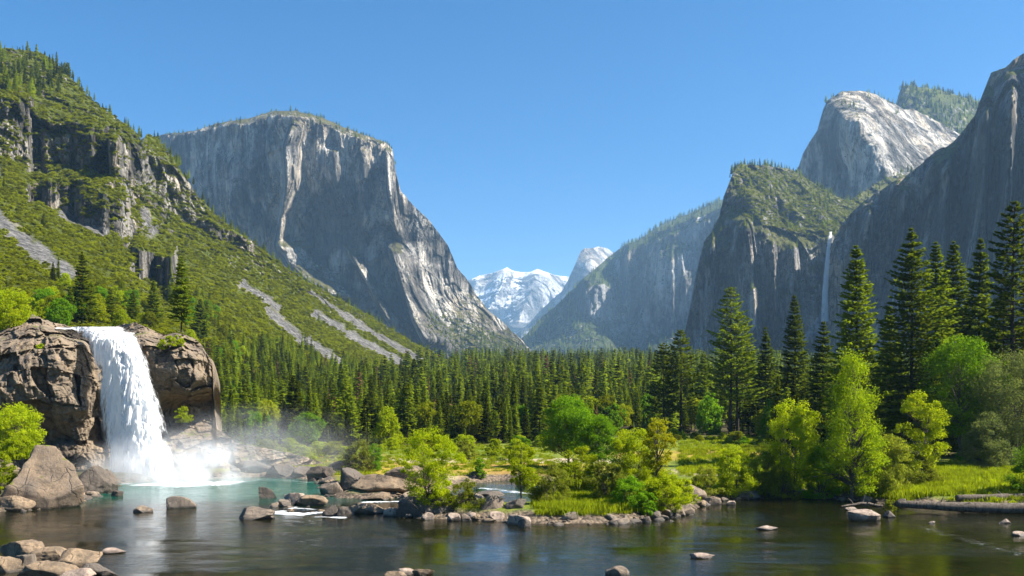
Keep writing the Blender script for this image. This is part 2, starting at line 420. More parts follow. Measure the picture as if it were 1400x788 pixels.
olive = t.n("ShaderNodeBsdfDiffuse"); olive.inputs[0].default_value = (0.030, 0.031, 0.010, 1)
def mixs(f, a, b):
    x = t.n("ShaderNodeMixShader"); t.put(x.inputs[0], f); t.t.links.new(a, x.inputs[1]); t.t.links.new(b, x.inputs[2]); return x.outputs[0]
body = mixs(0.25, tr.outputs[0], olive.outputs[0])
body = mixs(t.math('MULTIPLY', t.attr("teal"), 0.95), body, deep.outputs[0])
gl = t.n("ShaderNodeBsdfGlossy"); gl.inputs["Roughness"].default_value = 0.02; t.t.links.new(nb, gl.inputs["Normal"])
fr = t.n("ShaderNodeFresnel"); fr.inputs["IOR"].default_value = 1.46; t.t.links.new(nb, fr.inputs["Normal"])
surf = mixs(fr.outputs[0], body, gl.outputs[0])
fo = t.n("ShaderNodeBsdfDiffuse"); fo.inputs[0].default_value = (0.82, 0.85, 0.86, 1)
fn = t.noise(t.mapv(P, (0.8, 1.9, 1)), 2.2, 8, 0.8, 0.5)
ff = t.rng(t.math('ADD', t.attr("foam"), t.math('MULTIPLY', t.math('SUBTRACT', fn, 0.5), 2.4)), 0.42, 1.15)
M_water = t.done(mixs(t.math('MULTIPLY', ff, t.rng(t.attr("foam"), 0.0, 0.15)), surf, fo.outputs[0]))
me = mesh("river_water", np.stack([wxr, wyr, wv], 1), grid_faces(len(wy), len(wx))[:, ::-1], M_water, True, {"teal": teal, "foam": foam})
tag(obj("river_water", me), "rippling mountain river, teal in the plunge pool and brown and blue in front", "river", kind="structure")

# ------------------------------------------------------------------ mountains
def rbf(pts):
    p = np.array(pts, float); n = len(p)
    d = np.linalg.norm(p[:, None, :2] - p[None, :, :2], axis=2)
    A = np.zeros((n + 3, n + 3)); A[:n, :n] = d + np.eye(n) * 0.5; A[:n, n] = 1; A[:n, n + 1:] = p[:, :2]
    A[n:, :n] = A[:n, n:].T
    w = np.linalg.solve(A, np.concatenate([p[:, 2], [0, 0, 0]]))
    def f(x, y):
        sh = x.shape; q = np.stack([x.ravel(), y.ravel()], 1); out = np.empty(len(q))
        for k in range(0, len(q), 40000):
            c = q[k:k + 40000]; out[k:k + 40000] = np.linalg.norm(c[:, None] - p[None, :, :2], axis=2) @ w[:n] + w[n] + c @ w[n + 1:]
        return out.reshape(sh)
    return f

def spur(PX, PY, line, wl, wr, h):
    """a buttress: rises towards the valley along a line, its right flank facing the sun"""
    x = np.array([p[0] for p in line], float); y = np.array([p[1] for p in line], float)
    c = np.interp(PY, y, x); tt = PX - c
    b = np.where(tt < 0, np.clip(1 + tt / wl, 0, 1), np.clip(1 - tt / wr, 0, 1))
    L = y[-1] - y[0]
    return -h * b * sstep(y[0] - 4, y[0] + 0.15 * L, PY) * sstep(y[-1] + 4, y[-1] - 0.12 * L, PY)

class Relief: pass
def relief(name, top, bot, depth, nu, nv, disp, mat, back=(300, 250), jit=1.5, spurs=(), attrs=None, smooth=True, cjs=7.0, oct_=3):
    r = Relief()
    px = np.linspace(top[0][0], top[-1][0], nu)
    pt = np.interp(px, [a for a, b in top], [b for a, b in top]); pb = np.interp(px, [a for a, b in bot], [b for a, b in bot])
    q = np.stack([px / cjs, px * 0, px * 0], 1); pt = pt + fbm(q, 4, 77, 0.6) * jit
    v = np.linspace(0, 1, nv)[:, None]
    PX = np.repeat(px[None], nv, 0); PY = pt + (np.maximum(pb, pt + 2) - pt) * v
    D = depth(PX, PY)
    for s in spurs: D = D + spur(PX, PY, *s)
    def world(D): return np.stack([((PX - 700) / F * D).ravel(), D.ravel(), (H + (HY - PY) / F * D).ravel()], 1)
    W = world(D); D = D + disp(W, PX.ravel(), PY.ravel()).reshape(D.shape); W = world(D)
    nb = 8; W0 = W.reshape(nv, nu, 3)[0]; bk = []
    for k in range(nb, 0, -1):
        f = k / nb; R_ = W0.copy(); R_[:, 1] += back[0] * f; R_[:, 0] *= (W0[:, 1] + back[0] * f * 0.6) / W0[:, 1]
        R_[:, 2] -= back[1] * f ** 1.6; bk.append(R_)
    V = np.concatenate(bk + [W])
    at = None
    if attrs:
        at = {k: np.concatenate([np.zeros(nb * nu), f(PX.ravel(), PY.ravel(), W)]) for k, f in attrs.items()}
    r.PX, r.PY, r.W, r.nu, r.nv, r.at, r.nb = PX, PY, W.reshape(nv, nu, 3), nu, nv, at, nb
    r.me = mesh(name, V, grid_faces(nv + nb, nu), mat, smooth, at)
    r.o = obj(name, r.me); return r

def crag(s1, a1, sv, a2, seed, zst=0.25, a3=0.0, s3=1.0):
    """ridged rock: broad buttresses, vertical flutes and ledges"""
    def f(W, px, py):
        Q = W.copy()
        d = fbm(Q / s1, 4, seed, 0.5) * a1
        Q2 = Q * (1, 1, zst); d += fbm(Q2 / sv, 5, seed + 10, 0.6, True) * a2
        if a3:
            d += (joints(Q * (1, 1, 0.6), s3 * 0.8, seed + 20) - 0.5) * a3
        return d
    return f

GR_A, GR_B, GR_S = (0.18, 0.172, 0.16), (0.38, 0.34, 0.28), (0.075, 0.073, 0.072)
VEG = ((0.06, 0.08, 0.010), (0.12, 0.125, 0.018))

def steep(f0, bands, jx=14.0, ja=7.0, amt=0.93, ledge=26):
    """cut sheer bands (top edge, foot) into a slope; the ledge above each takes up the depth"""
    def f(PX, PY):
        q = np.stack([PX.ravel() / jx, PX.ravel() * 0, PX.ravel() * 0], 1); Pw_ = PY.copy()
        tilt_ = 0
        for k, (tl_, bl_, *tw) in enumerate(bands):
            x0_, x1_ = tl_[0][0], tl_[-1][0]
            jt = (fbm(q + k * 7.7, 4, 300 + k, 0.6) * ja).reshape(PX.shape); jb = (fbm(q + k * 3.3, 4, 330 + k, 0.6) * ja * 1.3).reshape(PX.shape)
            T_ = np.interp(PX, [p[0] for p in tl_], [p[1] for p in tl_]) + jt; B_ = np.maximum(np.interp(PX, [p[0] for p in bl_], [p[1] for p in bl_]) + jb, T_ + 2)
            e_ = sstep(x0_ - 2, x0_ + 9, PX) * sstep(x1_ + 2, x1_ - 9, PX); up_ = np.minimum(ledge, T_ - 20)
            new = np.where((PY < B_) & (PY > T_), B_, np.where((PY <= T_) & (PY > T_ - up_), T_ - up_ + (PY - T_ + up_) * (B_ - T_ + up_) / np.maximum(up_, 1), PY))
            Pw_ = Pw_ + (new - PY) * e_ * amt
            if tw: tilt_ = tilt_ + tw[0] * (x1_ - PX) * e_ * sstep(T_ - up_, T_, PY) * sstep(B_ + 6, B_, PY)
        return f0(PX, Pw_) + tilt_
    return f

# great granite cliff
M_elc = mountain_mat("cliff_granite", GR_A, GR_B, GR_S, ((0.07, 0.075, 0.02), (0.15, 0.13, 0.05)), (0.58, 0.82), 60, 0.65)
dep = rbf([(100, 200, 3500), (230, 186, 3000), (230, 194, 2860), (230, 420, 2820), (300, 168, 2860), (300, 177, 2700), (300, 420, 2670), (370, 153, 2760), (370, 162, 2580),
           (400, 151, 2760), (400, 160, 2580), (430, 168, 2560), (480, 180, 2640), (480, 190, 2510), (530, 196, 2540), (530, 208, 2450), (395, 300, 2560), (470, 300, 2500), (535, 300, 2430),
           (395, 450, 2530), (470, 450, 2470), (535, 450, 2390), (545, 262, 2460), (575, 300, 2530), (575, 450, 2440), (600, 330, 2660), (600, 400, 2620), (590, 420, 2560), (600, 480, 2420), (640, 400, 2760), (640, 420, 2680),
           (660, 480, 2440), (690, 450, 2780), (710, 480, 2620), (728, 486, 2840), (560, 500, 2380), (400, 510, 2400), (230, 510, 2780), (760, 500, 2900)])
dep = steep(dep, [([(215, 192), (300, 175), (345, 168), (370, 161), (400, 158), (430, 165), (480, 186), (545, 208)], [(215, 240), (300, 222), (345, 215), (370, 210), (400, 205), (430, 212), (480, 232), (545, 255)])], 20, 4, 0.9, 14)
elc = relief("granite_cliff", [(60, 215), (150, 195), (225, 184), (260, 180), (300, 168), (340, 162), (370, 153), (400, 151), (420, 155), (450, 165), (490, 182), (530, 196), (537, 205),
              (541, 235), (548, 262), (560, 275), (585, 300), (600, 318), (612, 335), (625, 365), (640, 385), (655, 408), (668, 425), (690, 443), (710, 462), (728, 482), (745, 498)],
             [(60, 510), (760, 510)], dep, 520, 300, crag(160, 26, 38, 22, 3, 0.12, 14, 50), M_elc, (900, 500), 2.2,
             spurs=[([(404, 160), (390, 200), (393, 250), (385, 300), (379, 350)], 6, 22, 150), ([(380, 330), (396, 360), (432, 396), (445, 410)], 10, 46, 170),
                    ([(474, 338), (498, 378), (524, 425), (536, 446)], 7, 18, 90), ([(528, 200), (532, 260), (537, 300), (548, 330)], 5, 12, 60),
                    ([(532, 330), (552, 395), (568, 440), (590, 478)], 10, 40, 150), ([(455, 200), (462, 260), (470, 300)], 14, 10, 22),
                    ([(497, 205), (500, 280), (505, 330)], 14, 9, 24), ([(300, 200), (318, 300), (330, 400)], 30, 25, 25)])
tag(elc.o, "huge grey granite cliff with a sheer shaded face rising behind the green slope", "cliff", kind="structure")

# left hillside
M_hill = mountain_mat("hillside_rock", (0.115, 0.105, 0.09), (0.205, 0.18, 0.145), (0.045, 0.042, 0.038), ((0.06, 0.085, 0.008), (0.13, 0.14, 0.014)), (0.45, 0.62), 22, 0.6, scree=True)  # rock colours lowered to stand in for shade on the crags
SCREE = [([(-60, 262), (-20, 288), (40, 335), (95, 375)], 12), ([(425, 400), (470, 430), (520, 462), (590, 500), (640, 518)], 5), ([(430, 428), (480, 458), (540, 492), (600, 526)], 6),
         ([(365, 425), (400, 455), (440, 480), (462, 495)], 8), ([(330, 388), (380, 420)], 7), ([(85, 292), (120, 305), (142, 318)], 7), ([(195, 290), (208, 320)], 8)]
def scree_f(PX, PY, W):
    n = fbm(np.stack([PX / 9, PY / 9, PX * 0], 1), 4, 91)
    s = 0
    for L, w in SCREE: s = np.maximum(s, sstep(w * 1.15, w * 0.55, poly_dist(PX, PY, L) + n * w * 0.7))
    return s
hd = rbf([(-400, 600, 120), (-400, 420, 200), (-400, 280, 500), (-400, 160, 760), (-400, 20, 1050), (-150, 600, 130), (-150, 430, 195), (-150, 330, 380), (-150, 250, 560), (-150, 120, 720), (-150, 40, 950),
          (0, 600, 145), (0, 440, 190), (0, 370, 300), (0, 300, 430), (0, 250, 545), (0, 228, 580), (0, 218, 600), (0, 132, 655), (0, 62, 900), (42, 215, 655), (40, 150, 690),
          (55, 240, 610), (55, 190, 640), (100, 600, 160), (100, 440, 200), (100, 380, 330), (100, 320, 500), (100, 300, 560), (100, 256, 572), (100, 246, 625), (100, 238, 655), (100, 186, 668), (100, 160, 725), (100, 105, 880),
          (150, 300, 590), (150, 262, 600), (150, 245, 665), (150, 190, 690), (180, 600, 180), (180, 440, 240), (180, 365, 510), (180, 340, 600), (180, 300, 625), (180, 285, 690), (180, 250, 725), (180, 195, 765), (180, 172, 860),
          (240, 600, 210), (240, 450, 300), (240, 400, 480), (240, 340, 700), (240, 300, 765), (240, 265, 790), (240, 222, 840), (310, 590, 240), (310, 480, 400), (310, 400, 640), (310, 340, 800), (310, 306, 870),
          (200, 385, 540), (225, 405, 545), (225, 378, 620), (430, 585, 320), (430, 500, 570), (430, 440, 790), (430, 390, 930), (540, 560, 480), (540, 500, 800), (540, 450, 1060), (650, 540, 860), (650, 508, 1260), (700, 530, 1400)])
HCL = [([(35, 250), (80, 250), (120, 258), (178, 270)], [(35, 272), (80, 290), (120, 308), (178, 334)], 0.42), ([(38, 160), (70, 187), (110, 180), (168, 195)], [(38, 232), (90, 240), (168, 246)], 0.50),
       ([(-140, 120), (-20, 128), (45, 145)], [(-140, 200), (-20, 212), (45, 222)]), ([(148, 190), (200, 206), (278, 262)], [(148, 248), (210, 258), (278, 278)]), ([(178, 338), (242, 350)], [(178, 374), (242, 398)], 0.7),
       ([(225, 268), (290, 305), (350, 334)], [(225, 284), (290, 324), (350, 352)], 0.25), ([(-140, 180), (-60, 215), (0, 232)], [(-140, 200), (-60, 235), (0, 250)])]
hd = steep(hd, HCL)
def hill_disp(W, px, py):
    d = fbm(W / 70, 4, 5, 0.55) * 16 + fbm(W * (1, 1, 0.5) / 24, 4, 6, 0.6, True) * 9
    d += (joints(W, 15.0, 8, 0.35) - 0.5) * 9 + (joints(W * (0.5, 0.5, 1.6), 9.0, 18, 0.3) - 0.5) * 5
    up = sstep(330, 240, py + (px - 150) * -0.45)          # broken crags above, smooth talus below
    return d * (0.22 + 0.78 * up) * np.clip(W[:, 1] / 350 - 0.15, 0.08, 1.2)
hill = relief("hillside", [(-400, 0), (-200, 30), (0, 66), (30, 68), (60, 74), (90, 98), (120, 132), (150, 155), (188, 182), (194, 196), (200, 184), (215, 187), (225, 205), (240, 222), (255, 245), (270, 268), (310, 308), (345, 330),
              (365, 348), (400, 372), (430, 391), (480, 418), (520, 441), (560, 466), (600, 487), (650, 511), (700, 535)],
             [(-400, 640), (0, 620), (300, 600), (430, 592), (540, 572), (650, 552), (700, 548)], hd, 560, 420, hill_disp, M_hill, (260, 120), 2.0, attrs={"scree": scree_f})
tag(hill.o, "steep left hillside of green scrub, broken crags and grey scree running down into the forest", "hillside", kind="structure")

# right-hand cliff in front (outermost)
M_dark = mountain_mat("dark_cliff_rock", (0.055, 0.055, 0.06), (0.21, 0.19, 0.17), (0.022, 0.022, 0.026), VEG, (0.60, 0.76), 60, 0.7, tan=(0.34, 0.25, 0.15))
rd = rbf([(1100, 420, 1640), (1140, 330, 1585), (1140, 480, 1560), (1145, 318, 1590), (1200, 262, 1540), (1200, 480, 1450), (1250, 232, 1470), (1250, 480, 1370), (1305, 190, 1400), (1300, 480, 1290),
          (1340, 150, 1340), (1350, 300, 1270), (1400, 78, 1300), (1400, 200, 1200), (1400, 480, 1130), (1500, 40, 1200), (1500, 480, 1000), (1750, 60, 1000), (1750, 480, 800), (1100, 510, 1640)])
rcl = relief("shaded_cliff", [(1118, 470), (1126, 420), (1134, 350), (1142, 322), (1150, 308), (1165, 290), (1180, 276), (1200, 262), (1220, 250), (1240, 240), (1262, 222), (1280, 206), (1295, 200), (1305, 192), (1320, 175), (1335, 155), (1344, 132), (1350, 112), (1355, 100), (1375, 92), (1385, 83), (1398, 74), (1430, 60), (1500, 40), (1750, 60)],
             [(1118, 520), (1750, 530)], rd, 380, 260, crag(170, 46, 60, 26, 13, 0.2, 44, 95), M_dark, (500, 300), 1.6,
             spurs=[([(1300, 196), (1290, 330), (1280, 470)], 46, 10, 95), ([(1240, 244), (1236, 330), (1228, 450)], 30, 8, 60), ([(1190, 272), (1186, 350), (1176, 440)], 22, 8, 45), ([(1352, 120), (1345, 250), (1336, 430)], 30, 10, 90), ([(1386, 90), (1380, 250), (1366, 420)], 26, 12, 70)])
tag(rcl.o, "dark shaded cliff wall at the right edge above the tall pines", "cliff", kind="structure")

# cliff with the thin waterfall
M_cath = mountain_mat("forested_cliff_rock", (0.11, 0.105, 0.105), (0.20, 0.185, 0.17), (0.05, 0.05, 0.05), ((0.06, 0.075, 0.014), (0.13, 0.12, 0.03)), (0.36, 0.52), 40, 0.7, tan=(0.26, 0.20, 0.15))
cd = rbf([(930, 480, 1820), (940, 440, 1760), (940, 500, 1720), (960, 340, 1720), (960, 500, 1640), (985, 290, 1720), (1003, 236, 1760), (1000, 300, 1660), (1000, 490, 1570), (1012, 226, 1800), (1030, 270, 1680), (1040, 300, 1640), (1040, 490, 1570),
          (1060, 316, 1640), (1060, 490, 1580), (1095, 322, 1660), (1095, 490, 1600), (1135, 322, 1660), (1135, 340, 1655), (1135, 490, 1620), (1060, 228, 1930), (1090, 242, 1960), (1090, 285, 1790), (1130, 264, 1950), (1130, 300, 1770), (1160, 276, 1960), (1160, 310, 1800), (1200, 235, 2200), (1240, 300, 1900), (1240, 480, 1800), (1290, 230, 2200)])
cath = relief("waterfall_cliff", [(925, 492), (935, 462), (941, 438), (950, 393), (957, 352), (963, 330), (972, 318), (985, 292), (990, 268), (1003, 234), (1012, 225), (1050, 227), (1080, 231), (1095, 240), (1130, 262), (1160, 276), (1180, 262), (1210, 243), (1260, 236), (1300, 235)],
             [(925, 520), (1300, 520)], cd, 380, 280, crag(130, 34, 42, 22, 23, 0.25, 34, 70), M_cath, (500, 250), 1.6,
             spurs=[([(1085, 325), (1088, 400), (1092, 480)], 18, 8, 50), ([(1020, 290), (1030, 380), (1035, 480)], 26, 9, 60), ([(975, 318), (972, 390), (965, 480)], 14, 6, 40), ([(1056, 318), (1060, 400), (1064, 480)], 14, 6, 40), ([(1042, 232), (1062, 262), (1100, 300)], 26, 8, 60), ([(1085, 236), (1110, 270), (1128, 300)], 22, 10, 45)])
tag(cath.o, "dark cliff with a green shelf on top where the thin waterfall drops", "cliff", kind="structure")

# bright dome behind
M_dome = mountain_mat("dome_granite", (0.16, 0.155, 0.15), (0.42, 0.375, 0.31), (0.07, 0.07, 0.07), ((0.06, 0.075, 0.018), (0.12, 0.11, 0.03)), (0.84, 0.97), 55, 0.5)
ud = rbf([(1075, 250, 2700), (1095, 225, 2640), (1100, 205, 2620), (1125, 150, 2560), (1130, 138, 2560), (1150, 125, 2560), (1145, 150, 2430), (1175, 165, 2300), (1175, 124, 2600), (1200, 200, 2250), (1215, 235, 2220), (1215, 138, 2650),
          (1240, 160, 2620), (1240, 200, 2440), (1240, 245, 2260), (1300, 180, 2700), (1300, 210, 2560), (1150, 235, 2420), (1110, 290, 2560), (1200, 290, 2200), (1300, 290, 2350), (1400, 230, 2800)])
dom = relief("granite_dome", [(1070, 262), (1082, 243), (1092, 228), (1098, 210), (1106, 196), (1118, 178), (1123, 160), (1126, 148), (1132, 137), (1150, 125), (1175, 124), (1195, 128), (1215, 138), (1235, 150), (1248, 149), (1270, 160), (1310, 182), (1400, 215)],
             [(1070, 310), (1400, 310)], ud, 260, 170, crag(150, 22, 45, 11, 33, 0.3, 10, 60), M_dome, (600, 300), 1.2)
tag(dom.o, "pale granite dome with a bright sunlit slab on its right flank", "mountain", kind="structure")
M_knob = mountain_mat("wooded_knob_rock", (0.22, 0.21, 0.2), (0.34, 0.32, 0.29), (0.1, 0.1, 0.1), VEG, (0.30, 0.5), 45, 0.6)
kd = rbf([(1200, 160, 3100), (1232, 120, 3000), (1232, 150, 2980), (1290, 126, 3050), (1290, 138, 2980), (1230, 210, 2900), (1300, 150, 2960), (1300, 220, 2800), (1400, 150, 3150), (1400, 230, 2900)])
kno = relief("wooded_knob", [(1195, 172), (1222, 152), (1230, 142), (1232, 118), (1245, 117), (1262, 120), (1290, 124), (1320, 134), (1350, 142), (1420, 160)], [(1195, 240), (1420, 240)], kd, 160, 90,
             crag(120, 20, 45, 8, 43, 0.4, 8, 50), M_knob, (500, 250), 1.2)
tag(kno.o, "tree-covered knob behind the bright dome", "mountain", kind="structure")

# blue middle-distance ridge
M_mid = mountain_mat("far_ridge_rock", (0.17, 0.17, 0.17), (0.28, 0.27, 0.26), (0.09, 0.09, 0.09), ((0.045, 0.07, 0.016), (0.10, 0.11, 0.03)), (0.38, 0.56), 110, 0.5)
md = rbf([(690, 480, 4900), (700, 490, 4500), (745, 430, 5000), (745, 490, 4300), (790, 380, 5300), (790, 430, 4700), (800, 490, 4150), (840, 347, 5400), (840, 385, 4900), (800, 395, 4620), (835, 395, 4800), (790, 440, 4500), (840, 445, 4520), (830, 490, 4050), (870, 332, 5400), (875, 345, 4960), (865, 460, 4700), (875, 490, 4300),
          (905, 310, 5300), (905, 325, 4820), (905, 440, 4560), (900, 490, 4000), (950, 290, 5200), (950, 305, 4700), (950, 420, 4440), (950, 480, 4000), (985, 275, 5000), (985, 290, 4600), (985, 420, 4350), (985, 500, 3900), (1100, 230, 4800), (1100, 500, 3700)])
md = steep(md, [([(852, 352), (905, 322), (985, 294), (1000, 290)], [(852, 440), (900, 462), (985, 432), (1000, 430)]), ([(793, 398), (815, 390), (842, 394)], [(793, 432), (815, 442), (842, 440)]), ([(840, 360), (862, 352)], [(840, 384), (862, 384)])], 22, 7, 0.9, 18)
mid = relief("far_ridge", [(680, 500), (700, 476), (720, 457), (745, 430), (760, 418), (775, 403), (793, 385), (820, 362), (840, 346), (855, 335), (870, 330), (895, 313), (920, 301), (950, 289), (985, 274), (1010, 262), (1100, 232)], [(680, 512), (1100, 512)], md, 380, 200,
             crag(280, 60, 95, 45, 53, 0.3, 36, 150), M_mid, (1500, 700), 1.4, spurs=[([(905, 330), (897, 390), (860, 470)], 6, 50, 120)])
tag(mid.o, "hazy blue ridge with forested slopes and a sheer wall in the middle distance", "ridge", kind="structure")

# half dome and snowy range
M_hd = mountain_mat("pale_dome_granite", (0.26, 0.25, 0.24), (0.38, 0.36, 0.33), (0.13, 0.13, 0.13), None, None, 160, 0.4)
hdp = rbf([(690, 470, 8300), (740, 425, 8200), (770, 390, 8200), (795, 345, 8150), (800, 341, 8150), (808, 360, 8000), (822, 385, 7900), (835, 410, 7800), (815, 338, 8400), (840, 346, 8650), (860, 370, 8600), (845, 380, 8250), (780, 420, 7900), (720, 480, 7700), (800, 470, 7600), (880, 470, 7900), (900, 420, 8600)])
hfd = relief("split_dome", [(680, 478), (700, 462), (720, 446), (740, 424), (752, 412), (768, 398), (776, 384), (786, 362), (794, 344), (799, 340), (810, 339), (818, 337), (830, 340), (842, 348), (855, 364), (870, 385), (900, 420)], [(680, 505), (900, 505)], hdp, 180, 120,
             crag(500, 50, 150, 22, 63, 0.3), M_hd, (900, 900), 0.8)
tag(hfd.o, "pale split granite dome with a sheer shaded left face far up the valley", "mountain", kind="structure")
M_snow = mountain_mat("snow_range_rock", (0.25, 0.245, 0.24), (0.36, 0.345, 0.33), (0.18, 0.18, 0.18), None, None, 220, 0.4, snow=(0.72, 0.84, 0.0017))
sd = rbf([(560, 430, 11600), (640, 384, 11300), (660, 376, 11350), (693, 367, 11300), (715, 371, 11400), (735, 369, 11300), (760, 377, 11400), (780, 380, 11600), (850, 400, 11900), (650, 410, 10800), (690, 395, 10700), (680, 430, 10300), (740, 400, 10600), (720, 440, 10100), (770, 440, 10200), (650, 480, 9700), (760, 490, 9600), (560, 490, 10000), (850, 490, 9900)])
snw = relief("snowy_range", [(560, 425), (600, 404), (640, 384), (655, 377), (670, 374), (684, 369), (693, 366), (700, 370), (715, 372), (726, 372), (735, 368), (748, 373), (760, 377), (775, 378), (800, 385), (850, 400)], [(560, 505), (850, 505)], sd, 300, 160,
             crag(700, 150, 330, 110, 73, 0.9, 50, 420), M_snow, (1500, 1200), 1.2, cjs=12,
             spurs=[([(693, 366), (684, 395), (664, 430)], 26, 26, 420), ([(735, 367), (726, 400), (704, 450)], 30, 34, 520), ([(750, 374), (765, 405), (772, 440)], 14, 20, 260), ([(655, 378), (646, 400), (640, 430)], 16, 16, 260)])
tag(snw.o, "jagged snow-covered range at the far end of the valley", "mountain range", kind="structure")

# haze over the whole valley
hz = bpy.data.materials.new("valley_haze"); hz.use_nodes = True; hz.node_tree.nodes.clear()
ho = hz.node_tree.nodes.new("ShaderNodeOutputMaterial"); hv = hz.node_tree.nodes.new("ShaderNodeVolumePrincipled")
hv.inputs["Color"].default_value = (0.40, 0.68, 1.0, 1); hv.inputs["Density"].default_value = 5.5e-5; hv.inputs["Anisotropy"].default_value = 0.2
hz.node_tree.links.new(hv.outputs[0], ho.inputs["Volume"])
allz = max(float(np.asarray(r.W)[..., 2].max()) for r in (elc, hill, rcl, cath, dom, kno, mid, hfd, snw)) + 60
x0, x1, y0, y1, z0, z1 = -9100, 9100, -560, 14600, -6.0, allz
BV = np.array([(x, y, z) for z in (z0, z1) for y in (y0, y1) for x in (x0, x1)], float)
BF = np.array([(0, 2, 3, 1), (4, 5, 7, 6), (0, 1, 5, 4), (2, 6, 7, 3), (0, 4, 6, 2), (1, 3, 7, 5)])
tag(obj("haze", mesh("haze", BV, BF, hz)), "thin blue haze filling the valley", "haze", kind="stuff")
# ------------------------------------------------------------------ plunge-pool cliff and waterfall
M_cliffn = near_rock_mat("pool_cliff_rock", (0.24, 0.18, 0.12), (0.14, 0.11, 0.082), (0.05, 0.04, 0.031), 1.9, moss=((0.10, 0.11, 0.015), 1.02), var=False)
wd_ = rbf([(-200, 440, 128), (-200, 650, 112), (0, 452, 131), (0, 470, 125), (0, 560, 122), (0, 600, 124), (0, 680, 116), (42, 430, 134), (40, 452, 128), (40, 470, 124.5), (40, 560, 122), (40, 600, 125.5), (40, 640, 125), (40, 680, 119),
           (80, 446, 134), (80, 462, 126), (80, 550, 122.5), (80, 600, 126), (80, 660, 123), (110, 455, 135), (112, 472, 126.5), (118, 560, 124), (118, 640, 124), (128, 480, 131), (132, 560, 130), (138, 650, 128),
           (150, 452, 138), (160, 470, 133), (170, 560, 132), (180, 650, 129), (172, 445, 139), (185, 462, 129), (200, 470, 127.5), (210, 540, 129), (205, 600, 131), (225, 458, 134), (230, 475, 128), (250, 474, 127.5), (232, 528, 127.5), (255, 535, 127.5), (250, 552, 141), (235, 580, 140), (240, 612, 131), (265, 570, 142), (265, 548, 139), (250, 640, 128),
           (265, 462, 135), (275, 480, 129), (270, 520, 127), (285, 505, 130), (290, 530, 131), (285, 545, 140), (290, 548, 141), (292, 538, 137), (294, 562, 144), (300, 585, 141), (300, 600, 133), (330, 620, 131), (330, 650, 127), (400, 625, 132), (400, 655, 125), (470, 645, 128), (280, 620, 128)])
def cl_disp(W, px, py):
    d = fbm(W / 7.0, 4, 61, 0.55) * 1.7
    Qw = W + 0.35 * np.stack([fbm(W / 2.2, 2, 62), fbm(W / 2.2, 2, 63), fbm(W / 2.2, 2, 64)], 1)
    b1 = joints(Qw, 3.6, 65, 0.15); b2 = joints(Qw, 1.5, 66, 0.3); b3 = joints(W, 0.7, 166, 0.2)
    d += (b1 - 0.5) * 2.6 + (b2 - 0.5) * 0.95 + (b3 - 0.5) * 0.35 + fbm(W * (1, 1, 0.25) / 2.4, 4, 68, 0.6, True) * 0.4
    return d + fbm(W * (1, 1, 0.6) / 0.9, 4, 67, 0.6, True) * 0.22
clf = relief("pool_cliff", [(-380, 668), (-340, 600), (-310, 520), (-270, 470), (-200, 446), (-60, 446), (0, 452), (30, 445), (44, 430), (60, 437), (80, 443), (98, 447), (110, 449), (128, 452), (150, 450), (160, 446), (172, 443), (185, 441), (200, 447), (215, 455), (226, 458), (240, 455), (252, 458), (266, 463),
              (274, 470), (280, 480), (290, 493), (292, 530), (293, 556), (296, 585), (302, 590), (320, 605), (350, 611), (400, 620), (440, 632), (478, 652)],
             [(-380, 705), (100, 672), (300, 665), (478, 664)], wd_, 760, 330, cl_disp, M_cliffn, (9, 3), 1.6, cjs=5.0)
tag(clf.o, "brown cracked rock cliff on both sides of the wide waterfall", "cliff", kind="structure")

def fall_mat(name, lo, hi, nscale, edge=True, base=(0.92, 0.93, 0.94), al=1.0):
    t = NT(name); P = t.objco()
    n = t.noise(t.mapv(P, (1, 1, 0.16)), nscale, 6, 0.65, 0.3); n2 = t.noise(t.mapv(P, (1, 1, 0.35)), nscale * 3.2, 4, 0.7)
    h = t.math('ADD', n, t.math('MULTIPLY', n2, 0.4))
    d = t.n("ShaderNodeBsdfDiffuse"); d.inputs[0].default_value = (*base, 1); t.t.links.new(t.bump(h, 0.22), d.inputs["Normal"])
    tl = t.n("ShaderNodeBsdfTranslucent"); tl.inputs[0].default_value = (*base, 1)
    m = t.n("ShaderNodeMixShader"); m.inputs[0].default_value = 0.45; t.t.links.new(d.outputs[0], m.inputs[1]); t.t.links.new(tl.outputs[0], m.inputs[2])
    tr = t.n("ShaderNodeBsdfTransparent"); x = t.n("ShaderNodeMixShader")
    a = t.rng(t.math('ADD', t.attr("body"), t.math('MULTIPLY', t.math('SUBTRACT', h, 0.7), 1.5)), lo, hi, 0, al)
    t.t.links.new(a, x.inputs[0]); t.t.links.new(tr.outputs[0], x.inputs[1]); t.t.links.new(m.outputs[0], x.inputs[2])
    return t.done(x.outputs[0])
M_fall = fall_mat("falling_water", 0.16, 0.62, 0.9)
